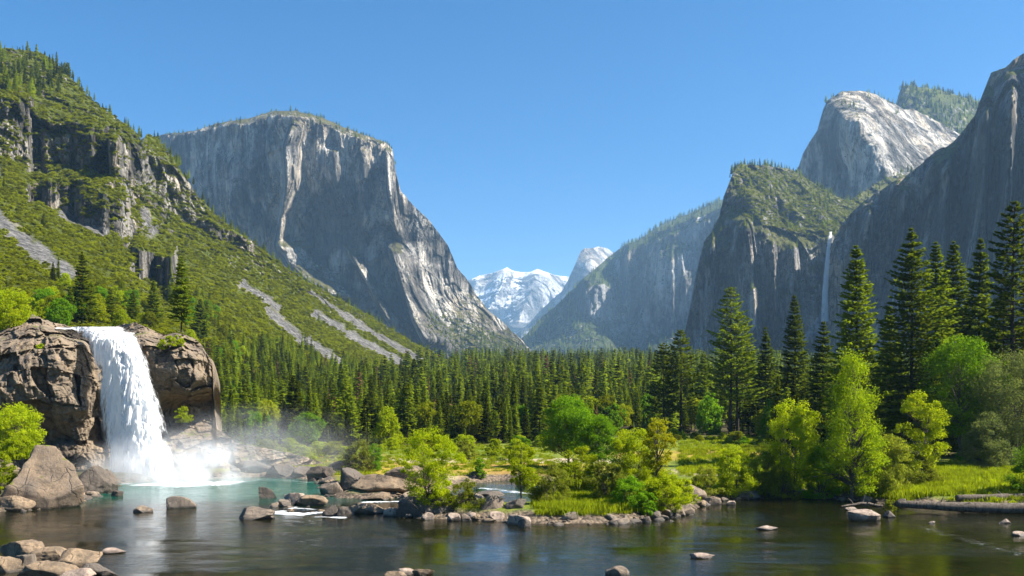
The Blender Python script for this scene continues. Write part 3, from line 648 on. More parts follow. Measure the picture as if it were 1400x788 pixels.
def fall_sheet(L, Rr, Yt, nu, nv, bulge, amp, seed):
    """a curtain of water between two edge lines (photo pixels at depth Yt)"""
    v = np.linspace(0, 1, nv); u = np.linspace(0, 1, nu)
    lx = np.interp(v, np.linspace(0, 1, len(L)), [p[0] for p in L]); ly = np.interp(v, np.linspace(0, 1, len(L)), [p[1] for p in L])
    rx = np.interp(v, np.linspace(0, 1, len(L)), [p[0] for p in Rr]); ry = np.interp(v, np.linspace(0, 1, len(L)), [p[1] for p in Rr])
    PX = lx[:, None] * (1 - u) + rx[:, None] * u; PY = ly[:, None] * (1 - u) + ry[:, None] * u
    D = np.interp(v, np.linspace(0, 1, len(Yt)), Yt)[:, None] - bulge * np.sin(np.pi * u)[None] ** 0.7 + 0 * PX
    W = np.stack([((PX - 700) / F * D).ravel(), D.ravel(), (H + (HY - PY) / F * D).ravel()], 1)
    D = D + (fbm(W * (1, 1, 0.13) / 1.3, 4, seed, 0.6, True) * amp + fbm(W * (1, 1, 0.4) / 0.5, 3, seed + 9) * amp * 0.4).reshape(D.shape)
    W = np.stack([((PX - 700) / F * D).ravel(), D.ravel(), (H + (HY - PY) / F * D).ravel()], 1)
    e = np.minimum(u, 1 - u)[None] * 2 + 0 * PX
    body = np.clip(e * 2.2, 0, 1) * 0.75 + 0.15
    return W, body.ravel(), grid_faces(nv, nu)
fr_ = empty("waterfall", (*wpt(190, 662), 0), "broad white waterfall plunging between brown rocks into the teal pool", "waterfall")
fl = np.array(fr_.location)
W, b, q = fall_sheet([(96, 447), (118, 466), (131, 510), (136, 560), (140, 610), (146, 664)], [(166, 447), (190, 462), (206, 505), (222, 560), (234, 610), (246, 664)], [130, 125.5, 124, 122.5, 121, 120], 120, 260, 3.0, 0.55, 101)
obj("falling_water", mesh("falling_water", W - fl, q, M_fall, True, {"body": b}), fr_)
W, b, q = fall_sheet([(150, 455), (156, 480), (160, 540), (164, 600), (168, 664)], [(186, 455), (200, 490), (214, 550), (228, 610), (252, 664)], [127, 123, 121.0, 119.2, 117.6], 90, 220, 1.6, 0.6, 121)
obj("front_spray", mesh("front_spray", W - fl, q, fall_mat("falling_spray", 0.25, 0.8, 1.1), True, {"body": b * 0.9}), fr_)
# stream on the lip
xs = np.linspace(0, 1, 40); ys = np.linspace(0, 1, 24); V = []
for j in ys:
    Yj = 129.5 + 9 * j; zj = H + (HY - 448.5) / F * 129.5 + 0.05 + 0.02 * j
    for i in xs: V.append(((78 + 92 * i - 14 * j - 700) / F * Yj, Yj, zj))
V = np.array(V); V[:, 2] += fbm(V / 0.9, 3, 131) * 0.22
obj("lip_stream", mesh("lip_stream", V - fl, grid_faces(24, 40)[:, ::-1], fall_mat("lip_water", -0.6, -0.2, 1.5), True, {"body": np.ones(len(V))}), fr_)

# distant thin fall
M_thin = fall_mat("thin_fall_water", 0.1, 0.9, 0.10, base=(0.95, 0.96, 0.97), al=0.92)
ff_ = empty("thin_waterfall", ((1128 - 700) / F * 1560, 1560, H + (HY - 450) / F * 1560), "long thin white waterfall dropping down the dark cliff on the right", "waterfall")
W, b, q = fall_sheet([(1134, 317), (1130, 340), (1126.5, 370), (1124, 400), (1122, 440)], [(1137.5, 317), (1135.5, 340), (1133.5, 370), (1132, 400), (1133, 440)], [1640, 1590, 1560, 1545, 1535], 26, 140, 3.0, 2.5, 141)
obj("falling_water", mesh("falling_water", W - np.array(ff_.location), q, M_thin, True, {"body": b + 0.35}), ff_)
W, b, q = fall_sheet([(1120, 428), (1100, 450), (1092, 466)], [(1131, 428), (1128, 450), (1124, 466)], [1535, 1520, 1510], 40, 40, 4.0, 3.0, 151)
obj("spray_cloud", mesh("spray_cloud", W - np.array(ff_.location), q, fall_mat("thin_fall_spray", 0.5, 1.3, 0.05, base=(0.75, 0.82, 0.92), al=0.5), True, {"body": b}), ff_)

# spray at the foot of the big fall
def mist(name, c, r, dens, label):
    m = bpy.data.materials.new(name); m.use_nodes = True; nt = m.node_tree; nt.nodes.clear()
    o_ = nt.nodes.new("ShaderNodeOutputMaterial"); pv = nt.nodes.new("ShaderNodeVolumePrincipled")
    pv.inputs["Color"].default_value = (0.97, 0.98, 1, 1); pv.inputs["Anisotropy"].default_value = 0.0
    tc = nt.nodes.new("ShaderNodeTexCoord"); ln = nt.nodes.new("ShaderNodeVectorMath"); ln.operation = 'LENGTH'
    nt.links.new(tc.outputs["Object"], ln.inputs[0])
    mr = nt.nodes.new("ShaderNodeMapRange"); mr.interpolation_type = 'SMOOTHSTEP'
    for k, v in zip((1, 2, 3, 4), (0.98, 0.15, 0.0, 1.0)): mr.inputs[k].default_value = v
    nt.links.new(ln.outputs["Value"], mr.inputs[0])
    nz = nt.nodes.new("ShaderNodeTexNoise"); nz.inputs["Scale"].default_value = 0.32; nz.inputs["Detail"].default_value = 3
    g = nt.nodes.new("ShaderNodeNewGeometry"); nt.links.new(g.outputs["Position"], nz.inputs["Vector"])
    m2 = nt.nodes.new("ShaderNodeMapRange")
    for k, v in zip((1, 2, 3, 4), (0.35, 0.68, 0.0, dens)): m2.inputs[k].default_value = v
    nt.links.new(nz.outputs["Fac"], m2.inputs[0])
    mu = nt.nodes.new("ShaderNodeMath"); mu.operation = 'MULTIPLY'; nt.links.new(mr.outputs[0], mu.inputs[0]); nt.links.new(m2.outputs[0], mu.inputs[1])
    nt.links.new(mu.outputs[0], pv.inputs["Density"]); nt.links.new(pv.outputs[0], o_.inputs["Volume"])
    th = np.linspace(0, np.pi, 13); ph = np.linspace(0, 2 * np.pi, 25)
    V = np.array([(math.sin(a) * math.cos(b), math.sin(a) * math.sin(b), math.cos(a)) for a in th for b in ph])
    ob = obj(name, mesh(name, V, grid_faces(13, 25), m, True)); ob.location = c; ob.scale = r
    tag(ob, label, "mist", kind="stuff")
mist("spray_mist", (wpt(222, 662)[0], 114.8, 0.9), (14.5, 5.8, 6.6), 0.46, "dense white spray boiling at the foot of the broad waterfall")
mist("drifting_mist", (wpt(330, 660)[0], 119.0, 3.5), (20, 9, 8.0), 0.06, "thin veil of mist drifting right from the waterfall over the dark rocks")

# ------------------------------------------------------------------ boulders
M_grey = near_rock_mat("river_boulder", (0.24, 0.18, 0.125), (0.14, 0.108, 0.08), (0.045, 0.038, 0.03), 0.45, use_obj=True)
M_tan = near_rock_mat("tan_boulder", (0.27, 0.19, 0.115), (0.16, 0.115, 0.075), (0.06, 0.048, 0.036), 0.6, use_obj=True, var=False)
M_darkr = near_rock_mat("dark_boulder", (0.105, 0.08, 0.06), (0.055, 0.044, 0.036), (0.025, 0.021, 0.017), 0.8, use_obj=True)
M_moss = near_rock_mat("mossy_boulder", (0.24, 0.16, 0.09), (0.14, 0.098, 0.062), (0.05, 0.04, 0.03), 1.1, moss=((0.11, 0.12, 0.012), 0.80), use_obj=True)
M_pink = near_rock_mat("pale_boulder", (0.38, 0.29, 0.22), (0.27, 0.20, 0.155), (0.10, 0.075, 0.06), 0.4, use_obj=True, var=False)

_ico = {}
def ico(sub):
    if sub not in _ico:
        import bmesh
        bm = bmesh.new(); bmesh.ops.create_icosphere(bm, subdivisions=sub, radius=1.0)
        V = np.array([v.co[:] for v in bm.verts]); Q = np.array([[v.index for v in f.verts] for f in bm.faces]); bm.free(); _ico[sub] = (V, Q)
    return _ico[sub]

def boulder_mesh(name, seed, dims, mat, sub=4, ncut=14, rough=1.0):
    """faceted, weathered stone; dims are half sizes, its base at z = 0"""
    V, Q = ico(sub); V = V.copy(); r = np.random.default_rng(seed)
    for k in range(ncut):
        n = unit(r.normal(size=3) * (1, 1, 0.8)); d = r.uniform(0.45, 0.86)
        e = V @ n - d; V = V - np.maximum(e, 0)[:, None] * n * 1.0
    N = unit(V)
    V = V + N * (fbm(V * 1.3 + seed, 3, seed)[:, None] * 0.13 * rough + fbm(V * 4.5 + seed, 4, seed + 3, 0.6, True)[:, None] * 0.055 * rough)
    V[:, 2] = np.where(V[:, 2] < -0.35, -0.35 + (V[:, 2] + 0.35) * 0.3, V[:, 2])
    lo, hi = V.min(0), V.max(0); V = (V - (lo + hi) / 2) / ((hi - lo) / 2)
    V = V * dims; V[:, 2] += dims[2]
    return mesh(name, V, Q, mat, sub < 4)

def boulder(px, py, w, h, label, mat, seed, depth=0.7, name="boulder", group=None, rz=0.0, sink=0.22, Y=None, cuts=14, sub=4):
    if Y is None:
        p = hit(px, py); 
        if p[2] < 0: p = np.array([*wpt(px, py), 0.0])
    else: p = np.array([(px - 700) / F * Y, Y, H + (HY - py) / F * Y])
    wm = w / F * p[1]; hm = h / F * p[1]
    hs = hm / (1 - sink)
    o = obj(name, boulder_mesh(name, seed, (wm / 2, wm / 2 * depth, hs / 2), mat, sub, cuts))
    o.location = (p[0], p[1] + wm / 2 * depth * 0.75, p[2] - hs * sink); o.rotation_euler = (0, 0, rz)
    return tag(o, label, "rock", group)

BL = [
 # near-left pile
 (22, 766, 70, 26, "pointed tan boulder at the top left of the pile in the near corner", M_tan, 1), (62, 771, 62, 22, "rounded brown boulder in the middle of the near corner pile", M_tan, 2),
 (100, 778, 62, 26, "smooth tan slab stone on the right of the near corner pile", M_tan, 3), (128, 789, 60, 18, "dark flat stone at the right tip of the near corner pile", M_darkr, 4),
 (28, 779, 34, 20, "small round grey stone sitting in the near corner pile", M_grey, 5), (55, 793, 80, 24, "broad brown block lowest in the near corner pile", M_tan, 6), (8, 783, 40, 22, "tan block cut by the lower left corner of the picture", M_tan, 7),
 (95, 795, 60, 16, "pale flat slab at the bottom edge of the near corner pile", M_pink, 8),
 # left shore under the cliff
 (40, 694, 128, 84, "big sloping brown boulder with moss on top at the foot of the cliff", M_moss, 11), (118, 674, 66, 36, "heap-shaped dark rock between mossy boulder and waterfall", M_darkr, 12), (95, 678, 30, 20, "small dark rock against the mossy boulder", M_darkr, 13),
 (12, 700, 56, 20, "low tan slab at the left waterline below the mossy boulder", M_tan, 14), (140, 664, 34, 22, "wet dark rock beside the foot of the waterfall", M_darkr, 15),
 (158, 679, 18, 8, "little black rock in the pool just right of the shore", M_darkr, 16),
 # rocks in the pool
 (245, 695, 42, 16, "reddish brown wet rock alone in the middle of the pool", M_grey, 17), (193, 701, 26, 9, "flat grey rock in the water left of the reddish pool rock", M_grey, 18), (347, 711, 54, 17, "broad grey boulder in the river left of the rapids", M_grey, 19),
 (365, 682, 25, 16, "dark upright rock standing in the teal water", M_darkr, 20), (402, 690, 34, 16, "pale tilted rock at the head of the rapids", M_pink, 21), (425, 692, 44, 14, "low tan rock in the middle of the rapids", M_tan, 22), (388, 692, 16, 9, "small rock left of the pale tilted rapids rock", M_grey, 23),
 (452, 706, 26, 15, "dark round boulder at the left end of the stony bar", M_darkr, 24), (470, 707, 20, 14, "second dark round boulder of the stony bar, right of the first", M_darkr, 25),
 (500, 702, 60, 13, "long low tan rock along the stony bar", M_tan, 26), (538, 706, 30, 11, "low pinkish rock near the right end of the stony bar", M_pink, 27), (562, 708, 46, 22, "large dark boulder shaded by the bright willow", M_darkr, 28),
 # peninsula
 (482, 668, 44, 28, "dark angular boulder with a lit top at the edge of the tan bedrock", M_darkr, 31), (525, 672, 96, 22, "wide sloping tan bedrock slab by the pool outlet", M_tan, 32), (560, 664, 84, 25, "rounded tan bedrock hump behind the sloping slab", M_tan, 33),
 (455, 676, 40, 18, "low grey rock at the left foot of the dark angular boulder", M_grey, 34), (508, 684, 50, 10, "thin flat tan ledge at the waterline of the outlet", M_tan, 35), (560, 683, 44, 10, "thin brown ledge right of the flat tan one", M_grey, 36),
 (440, 655, 46, 17, "jagged dark rock on the far side of the pool", M_darkr, 37), (470, 645, 50, 16, "dark ridge rock behind the jagged one", M_darkr, 38), (415, 652, 40, 14, "grey jagged rock at the end of the mist", M_darkr, 39), (385, 652, 50, 16, "grey rock half veiled by drifting mist", M_darkr, 40),
 (345, 648, 56, 17, "broad grey rock inside the drifting mist", M_darkr, 41), (305, 640, 60, 22, "brown rock slope right of the waterfall spray", M_grey, 42), (262, 606, 40, 30, "pale rock under the overhang right of the waterfall", M_pink, 43), (280, 622, 60, 22, "orange brown ledge above the spray right of the waterfall", M_tan, 44),
 # willow island and far rocks
 (672, 696, 34, 18, "grey boulder at the right end of the willow's root mound", M_grey, 51), (590, 700, 100, 22, "dark rock under the bright willow", M_darkr, 52), (640, 692, 50, 18, "brown rock under the low shrub beside the willow", M_grey, 53),  # the rock under the willow uses the plain dark stone material
 (660, 682, 60, 10, "flat dark rock behind the willow mound", M_darkr, 54), (705, 696, 30, 14, "dark rock at the foot of the slender tree on the island", M_darkr, 55), (620, 713, 19, 11, "pale round stone in front of the willow", M_pink, 56), (584, 711, 18, 10, "pale stone in front of the large dark boulder", M_pink, 57),
 (678, 714, 24, 12, "white-topped stone in the water right of the willow", M_pink, 58), (710, 718, 34, 14, "pale flat boulder at the left tip of the grassy island", M_pink, 59), (717, 721, 18, 11, "dark wet stone at the left tip of the grassy island", M_darkr, 60), (645, 712, 18, 9, "pink stone in the row in front of the willow", M_pink, 61),
 (652, 655, 22, 10, "dark stone on the far bank beneath a small green bush", M_darkr, 62),
 # right side
 (930, 704, 44, 14, "tilted grey slab at the right tip of the grassy island", M_grey, 71), (948, 684, 40, 22, "round grey boulder behind the right tip of the island", M_grey, 72), (975, 690, 28, 10, "flat grey rock on the shore right of the island", M_grey, 73), (1000, 691, 14, 6, "small light rock on the shore right of the island", M_pink, 74), (1015, 682, 54, 12, "long brown rock under the right-hand shrubs", M_grey, 75), (1090, 680, 50, 12, "tan rock ledge under the leaning shrub stems", M_tan, 76),
 (1186, 713, 50, 16, "pale humped boulder in the river on the right", M_pink, 77), (1218, 708, 18, 9, "dark rock holding a grass tuft beside the pale humped boulder", M_darkr, 78), (1166, 698, 20, 4, "flat pale stone just behind the pale humped boulder", M_pink, 79),
 (1052, 725, 32, 6, "pink stone just breaking the river surface right of centre", M_pink, 80), (1058 - 96, 764, 34, 7, "orange flat stone in the near water right of centre", M_pink, 81), (845, 789, 34, 14, "brown stone cut by the bottom edge right of centre", M_grey, 82),
 (1330, 698, 30, 9, "tan stone in front of the fallen log", M_tan, 83), (1375, 716, 18, 6, "pale stone in the rapids at the right edge", M_pink, 84), (1396, 733, 22, 6, "white stone at the right edge below the rapids", M_pink, 85), (1275, 716, 12, 3, "tiny white stone in the riffle in front of the log", M_pink, 86),
 # bottom centre
 (540, 792, 34, 10, "left brown stone of the three at the bottom edge", M_tan, 91), (556, 786, 26, 8, "upper pale stone of the three at the bottom edge", M_pink, 92), (578, 787, 30, 9, "right flat stone of the three at the bottom edge", M_tan, 93), (150, 757, 36, 7, "short row-like pale stone in the water by the near corner pile", M_pink, 94),
]
for i, (px, py, w, h, lab, m, sd_) in enumerate(BL):
    big = w > 80
    boulder(px, py, w, h, lab, m, sd_ * 7 + 3, depth=0.6 if not big else 0.75, rz=0.0, cuts=16 if big else 12, sub=5 if w > 45 else 4)

# small shore stones: copies of ten shapes, in rows along the waterline
protos = [boulder_mesh("shore_stone", 500 + k, (0.5, 0.42, 0.30), (M_grey, M_darkr, M_grey, M_darkr, M_tan)[k % 5], 3, 10) for k in range(10)]
def stones(line, n, smin, smax, spread, label, group):
    L = np.array([wpt(*p) for p in line]); seg = np.linalg.norm(np.diff(L, axis=0), axis=1); cum = np.concatenate([[0], np.cumsum(seg)])
    for k in range(n):
        s_ = random.uniform(0, cum[-1]); x = np.interp(s_, cum, L[:, 0]) + random.gauss(0, spread); y = np.interp(s_, cum, L[:, 1]) + random.gauss(0, spread)
        z = float(ground_z(np.array([x]), np.array([y]))[0][0]); z = max(z, -0.15)
        sc = smin + (smax - smin) * random.random() ** 2.2
        o = obj("shore_stone", random.choice(protos)); o.location = (x, y, z - 0.12 * sc)
        o.scale = (sc * random.uniform(0.8, 1.4), sc * random.uniform(0.8, 1.2), sc * random.uniform(0.7, 1.15)); o.rotation_euler = (random.uniform(-.15, .15), random.uniform(-.15, .15), random.uniform(0, 6.28))
        tag(o, label, "stone", group)
stones([(735, 716), (800, 717), (870, 714), (940, 704)], 66, 0.3, 1.3, 0.45, "small stone in the rocky rim along the front of the grassy island", "stones rimming the grassy island")
stones([(545, 704), (570, 709), (640, 711), (735, 715)], 34, 0.3, 1.2, 0.5, "small stone in the row below the bright willow", "stones in front of the willow")
stones([(380, 692), (440, 702), (500, 700), (550, 699)], 44, 0.3, 1.4, 0.8, "small stone of the bar between the rapids and the willow", "stones of the rapids bar")
stones([(950, 692), (1000, 683), (1100, 680), (1180, 686), (1235, 692)], 44, 0.3, 1.3, 0.5, "small stone at the waterline under the right-hand shrubs", "stones along the right shore")
stones([(447, 668), (458, 681), (520, 684), (612, 673)], 26, 0.3, 1.2, 0.6, "small stone at the edge of the tan bedrock", "stones by the tan bedrock")
stones([(650, 661), (700, 658), (745, 668), (735, 686), (640, 690)], 22, 0.4, 1.3, 0.6, "small stone around the side channel behind the willow", "stones round the side channel")
stones([(255, 656), (350, 651), (430, 655), (450, 670)], 30, 0.6, 2.0, 1.2, "dark stone on the misty far shore of the pool", "stones on the far pool shore")
stones([(-20, 700), (60, 697), (95, 692), (130, 676), (150, 664)], 24, 0.4, 1.8, 0.7, "small stone at the waterline under the left cliff", "stones below the left cliff")

# ------------------------------------------------------------------ driftwood
M_log = bark_mat("weathered_wood", (0.17, 0.14, 0.11), (0.07, 0.056, 0.044))
def log(name, pts, rads, label, stubs=()):
    P3 = []
    for (px, py, Y) in pts: P3.append(((px - 700) / F * Y, Y, H + (HY - py) / F * Y))
    P3 = np.array(P3); tt = np.linspace(0, 1, len(P3)); t2 = np.linspace(0, 1, 40)
    Pn = np.stack([np.interp(t2, tt, P3[:, k]) for k in range(3)], 1) + np.stack([fbm(np.stack([t2 * 9, t2 * 0 + k, t2 * 0], 1), 2, 9) for k in range(3)], 1) * 0.06
    rr = np.interp(t2, tt, rads) * (1 + 0.10 * fbm(np.stack([t2 * 14, t2 * 0, t2 * 0 + 4], 1), 2, 5))
    b0 = Pn[0].copy()
    V, Q = tube(Pn - b0, rr, 12); n = len(V)
    caps = np.array([[V[:12].mean(0)], [V[-12:].mean(0)]]).reshape(2, 3); V = np.concatenate([V, caps])
    tri = [(n, (k + 1) % 12, k) for k in range(12)] + [(n + 1, n - 12 + k, n - 12 + (k + 1) % 12) for k in range(12)]
    e = empty(name, b0, label, "log")
    obj("log_body", mesh("log_body", V, [Q, np.array(tri)], M_log, True), e)
    for (s_, dx, dy, dz, r_) in stubs:
        p = np.array([np.interp(s_, t2, Pn[:, k]) for k in range(3)]) - b0
        c_ = np.array([p, p + np.array((dx, dy, dz)) * 0.5 + (0.05, 0, 0.05), p + np.array((dx, dy, dz))])
        V, Q = tube(c_, [r_, r_ * 0.7, r_ * 0.25], 6); obj("broken_branch", mesh("broken_branch", V, Q, M_log, True), e)
log("fallen_log", [(1226, 689, 83.5), (1290, 692, 82.5), (1400, 696, 81.5), (1520, 701, 80.5)], [0.30, 0.42, 0.52, 0.55], "long grey fallen log lying in the water along the right bank", [(0.3, 0.3, -0.3, 0.9, 0.09), (0.45, -0.5, -0.3, 0.6, 0.08), (0.5, 0.2, -0.4, -0.5, 0.1), (0.15, -0.3, -0.5, 0.35, 0.07)])
log("driftwood_log", [(1308, 681, 85.5), (1370, 680, 85.5), (1450, 680, 86)], [0.28, 0.36, 0.3], "shorter pale driftwood log stranded on the bank behind the fallen log", [(0.25, 0.4, -0.2, -0.7, 0.09), (0.5, -0.5, 0, 0.7, 0.08)])
log("bare_snag", [(1150, 693, 86.5), (1178, 688, 87), (1206, 692, 87)], [0.08, 0.16, 0.12], "low tangle of bare driftwood roots in front of the grassy bank", [(0.3, -0.6, -0.2, 0.7, 0.07), (0.5, 0.3, -0.2, 1.0, 0.08), (0.6, 0.7, -0.3, 0.6, 0.06), (0.8, 0.2, -0.5, 0.5, 0.06)])
# ------------------------------------------------------------------ vegetation: materials
M_willow = leaf_mat("bright_leaves", (0.17, 0.235, 0.006), (0.27, 0.32, 0.010), (0.46, 0.56, 0.008), 0.5, 0.25)
M_green = leaf_mat("green_leaves", (0.07, 0.165, 0.006), (0.135, 0.235, 0.010), (0.22, 0.42, 0.008), 0.48, 0.25)
M_olive = leaf_mat("olive_leaves", (0.125, 0.155, 0.015), (0.20, 0.215, 0.028), (0.30, 0.36, 0.02), 0.48, 0.35)
M_silver = leaf_mat("silver_leaves", (0.10, 0.13, 0.04), (0.20, 0.22, 0.09), (0.22, 0.28, 0.05), 0.42, 0.2)
M_yellow = leaf_mat("yellow_leaves", (0.20, 0.225, 0.008), (0.30, 0.28, 0.012), (0.46, 0.48, 0.010), 0.5, 0.1)
M_needle = leaf_mat("pine_needles", (0.036, 0.066, 0.008), (0.098, 0.128, 0.009), (0.16, 0.225, 0.006), 0.42, 0.45)
M_needle2 = leaf_mat("forest_needles", (0.060, 0.096, 0.010), (0.130, 0.168, 0.014), (0.21, 0.28, 0.008), 0.44, 0.9)
M_dead = leaf_mat("dead_needles", (0.13, 0.085, 0.04), (0.19, 0.12, 0.055), (0.13, 0.08, 0.03), 0.25, 0.3)
M_scrub = leaf_mat("scrub_leaves", (0.125, 0.155, 0.005), (0.210, 0.225, 0.008), (0.32, 0.37, 0.005), 0.44, 0.5)
M_alder = leaf_mat("alder_leaves", (0.13, 0.21, 0.007), (0.21, 0.28, 0.010), (0.37, 0.50, 0.008), 0.48, 0.2)
M_grass = leaf_mat("grass_blades", (0.14, 0.19, 0.007), (0.25, 0.28, 0.011), (0.33, 0.42, 0.008), 0.45, 0.4)
M_bark = bark_mat("dark_bark", (0.065, 0.05, 0.038), (0.035, 0.028, 0.022))
M_barkp = bark_mat("grey_bark", (0.13, 0.11, 0.09), (0.06, 0.05, 0.042))

def broadleaf(seed, w, h, shape, leaf, cover=2.2, stems=1, nclump=None, crown0=None):
    """(trunk V,Q) and (crown V,Q,tint) of a leafy plant w wide and h tall standing at the origin"""
    r = np.random.default_rng(seed); R0 = w / 2
    c0 = {"tree": 0.22, "dome": 0.02, "cone": 0.08, "airy": 0.14, "slender": 0.32}[shape] if crown0 is None else crown0
    prof = {"tree": lambda t: np.sqrt(np.clip(1 - (2 * t - 0.85) ** 2 / 1.35, 0.02, 1)), "dome": lambda t: np.sqrt(np.clip(1.02 - (t * 0.95 + 0.05) ** 2.2, 0.02, 1)) * (0.72 + 0.28 * np.clip(t * 5, 0, 1)),
            "cone": lambda t: np.clip(1.05 - t, 0.05, 1) ** 0.75 * (0.75 + 0.25 * np.clip(t * 4, 0, 1)), "airy": lambda t: np.sqrt(np.clip(1 - (2 * t - 0.9) ** 2 / 1.3, 0.04, 1)), "slender": lambda t: np.sqrt(np.clip(1 - (2 * t - 1) ** 2 * 0.92, 0.05, 1))}[shape]
    nc = nclump or int(np.clip(40 + w * h * 1.8, 36, 190))
    lob = r.uniform(0, 6.28, 3)
    tt = r.uniform(0, 1, nc * 3); keep = r.uniform(0, 1, nc * 3) < prof(tt) + 0.15; tt = tt[keep][:nc]; nc = len(tt)
    a = r.uniform(0, 6.283, nc); rr = R0 * prof(tt) * (0.35 + 0.65 * r.uniform(0, 1, nc) ** 0.5) * (1 + 0.20 * np.sin(2 * a + lob[0] + tt * 6) + 0.18 * np.sin(3 * a + lob[1] - tt * 7)) * 0.88
    C = np.stack([rr * np.cos(a), rr * np.sin(a), h * (c0 + (1 - c0) * tt * 0.93)], 1)
    rc = (0.20 if shape != "airy" else 0.15) * (w * w * h) ** (1 / 3) * r.uniform(0.32, 0.85, nc) * (0.8 if shape in ("cone", "slender") else 1)
    area = 4 * np.pi * (w / 2) * ((w / 2 + h / 2) / 2)
    nl = int(np.clip(cover * 0.85 * area / (leaf * leaf * 0.30), 400, 34000)); per = max(6, nl // nc)
    cid = np.repeat(np.arange(nc), per); n = len(cid)
    off = r.normal(size=(n, 3)); off = off / np.linalg.norm(off, axis=1)[:, None] * r.uniform(0.15, 1, n)[:, None] ** 0.6 * (1, 1, 0.72)
    Pn = C[cid] + off * rc[cid][:, None]; Pn[:, 2] = np.maximum(Pn[:, 2], 0.05)
    N = unit(r.normal(size=(n, 3)) + unit(off) * 0.7 + (0, 0, 0.75)); U = unit(np.cross(N, r.normal(size=(n, 3))))
    sz = leaf * r.uniform(0.65, 1.3, n)
    V, Q = leaf_quads(Pn, U, N, sz, sz * 0.6)
    tint = np.repeat(np.clip(r.uniform(0, 1, nc)[cid] * 0.55 + r.uniform(0, 1, n) * 0.45, 0, 1), 4)
    parts = []; tr = max(0.05, h * 0.016) if stems == 1 else max(0.035, h * 0.010)
    for s in range(stems):
        aa = r.uniform(0, 6.28); sp = 0 if stems == 1 else R0 * 0.35
        z = np.linspace(0, h * (0.93 if shape in ("cone", "slender") else 0.75), 9); f = z / z[-1]
        bx = np.cos(aa) * sp * f + r.normal() * 0.02 * h * np.sin(f * 3) + 0.08 * np.cos(aa) * (stems > 1); by = np.sin(aa) * sp * f + r.normal() * 0.02 * h * np.sin(f * 3) + 0.08 * np.sin(aa) * (stems > 1)
        T = np.stack([bx, by, z], 1); T[0, 2] = -0.25; parts.append(tube(T, tr * (1 - 0.82 * f), 7))
        for k in r.permutation(nc)[: max(6, nc // (2 * stems))]:
            zb = np.clip(C[k, 2] * 0.72 - 0.25 * rr[k], h * 0.08, z[-1]); b = np.array([np.interp(zb, z, bx), np.interp(zb, z, by), zb])
            m = (b + C[k]) / 2 + (0, 0, 0.06 * h * r.uniform(-0.3, 1)); rb = tr * (1 - 0.8 * zb / z[-1]) * 0.5
            parts.append(tube([b, m, C[k]], [rb, rb * 0.65, rb * 0.25], 4))
    return join(parts), (V, Q, tint)

def conifer(seed, h, r0, nwh, per, nspray, slen, swid, first=0.12, power=0.9, droop=0.25, gap=0.0, tufts=False, trunk_r=None, sides=8):
    """tapered trunk with whorls of boughs carrying needle sprays"""
    r = np.random.default_rng(seed); tr = trunk_r or h * 0.011
    z = np.linspace(-0.3, h * 0.985, 12); f = np.clip(z / h, 0, 1)
    bx = r.normal() * 0.006 * h * np.sin(f * 3); by = r.normal() * 0.006 * h * np.sin(f * 2.5)
    parts = [tube(np.stack([bx, by, z], 1), tr * (1 - 0.93 * f) + 0.01, sides)]
    CC, UU, NN, LL, TT = [], [], [], [], []
    lob = r.uniform(0, 6.28)
    for i in range(nwh):
        t = (i + r.uniform(-0.4, 0.4)) / (nwh - 1); t = min(max(t, 0), 1); zz = h * (first + (1 - first) * t)
        L0 = r0 * ((1 - t) ** power * (0.72 + 0.28 * min(1, t * 5)) + 0.03)
        for k in range(per):
            if r.uniform() < gap * (1.2 - t): continue
            az = 6.283 * (k + r.uniform(-0.35, 0.35)) / per + i * 2.4; L = L0 * r.uniform(0.62, 1.18) * (1 + 0.12 * math.sin(az * 2 + lob + t * 6))
            e = -droop * (1 - t * 1.5) + r.uniform(-0.10, 0.16)
            ns = max(2, int(nspray * (0.35 + 0.65 * L / r0)))
            s = (np.arange(ns) + r.uniform(0.2, 0.8, ns)) / ns; s = (0.45 + 0.55 * s) if tufts else (0.12 + 0.88 * s ** 0.8)
            d = np.array([math.cos(az), math.sin(az), 0]); side = np.array([-d[1], d[0], 0])
            zc = zz + L * (e * s + 0.22 * s ** 2 * (1 if not tufts else 1.3)) + r.normal(0, 0.05 * slen, ns)
            x0 = np.interp(zz, z, bx); y0 = np.interp(zz, z, by)
            sg = np.where(np.arange(ns) % 2 == 0, 1, -1) * r.uniform(0.1, 1.0, ns); wsp = L * 0.30 * np.sin(np.pi * np.clip(s * 0.85 + 0.1, 0, 1))
            C = np.stack([x0 + d[0] * L * s, y0 + d[1] * L * s, zc], 1) + side * (sg * wsp)[:, None]
            U = d * r.uniform(0.5, 1.0, ns)[:, None] + side * (sg * 0.9)[:, None] + np.stack([0 * s, 0 * s, r.normal(0.05, 0.28, ns)], 1)
            CC.append(C); UU.append(U); NN.append(np.stack([r.normal(0, 0.85, ns), r.normal(0, 0.85, ns), np.ones(ns)], 1)); LL.append(r.uniform(0.7, 1.3, ns) * (0.55 + 0.45 * L / r0))
            TT.append(np.clip(r.uniform() * 0.6 + r.uniform(0, 0.5, ns), 0, 1))
            if sides >= 7: parts.append(tube([(x0, y0, zz), (x0 + d[0] * L * 0.5, y0 + d[1] * L * 0.5, zz + L * (e * 0.5 + 0.05)), (x0 + d[0] * L * 0.9, y0 + d[1] * L * 0.9, zz + L * (e * 0.9 + 0.18))], [tr * 0.16, tr * 0.10, 0.008], 3))
    C, U, N, L_, T_ = map(np.concatenate, (CC, UU, NN, LL, TT))
    V, Q = leaf_quads(C, U, N, slen * L_, swid * L_)
    return join(parts), (V, Q, np.repeat(T_, 4))

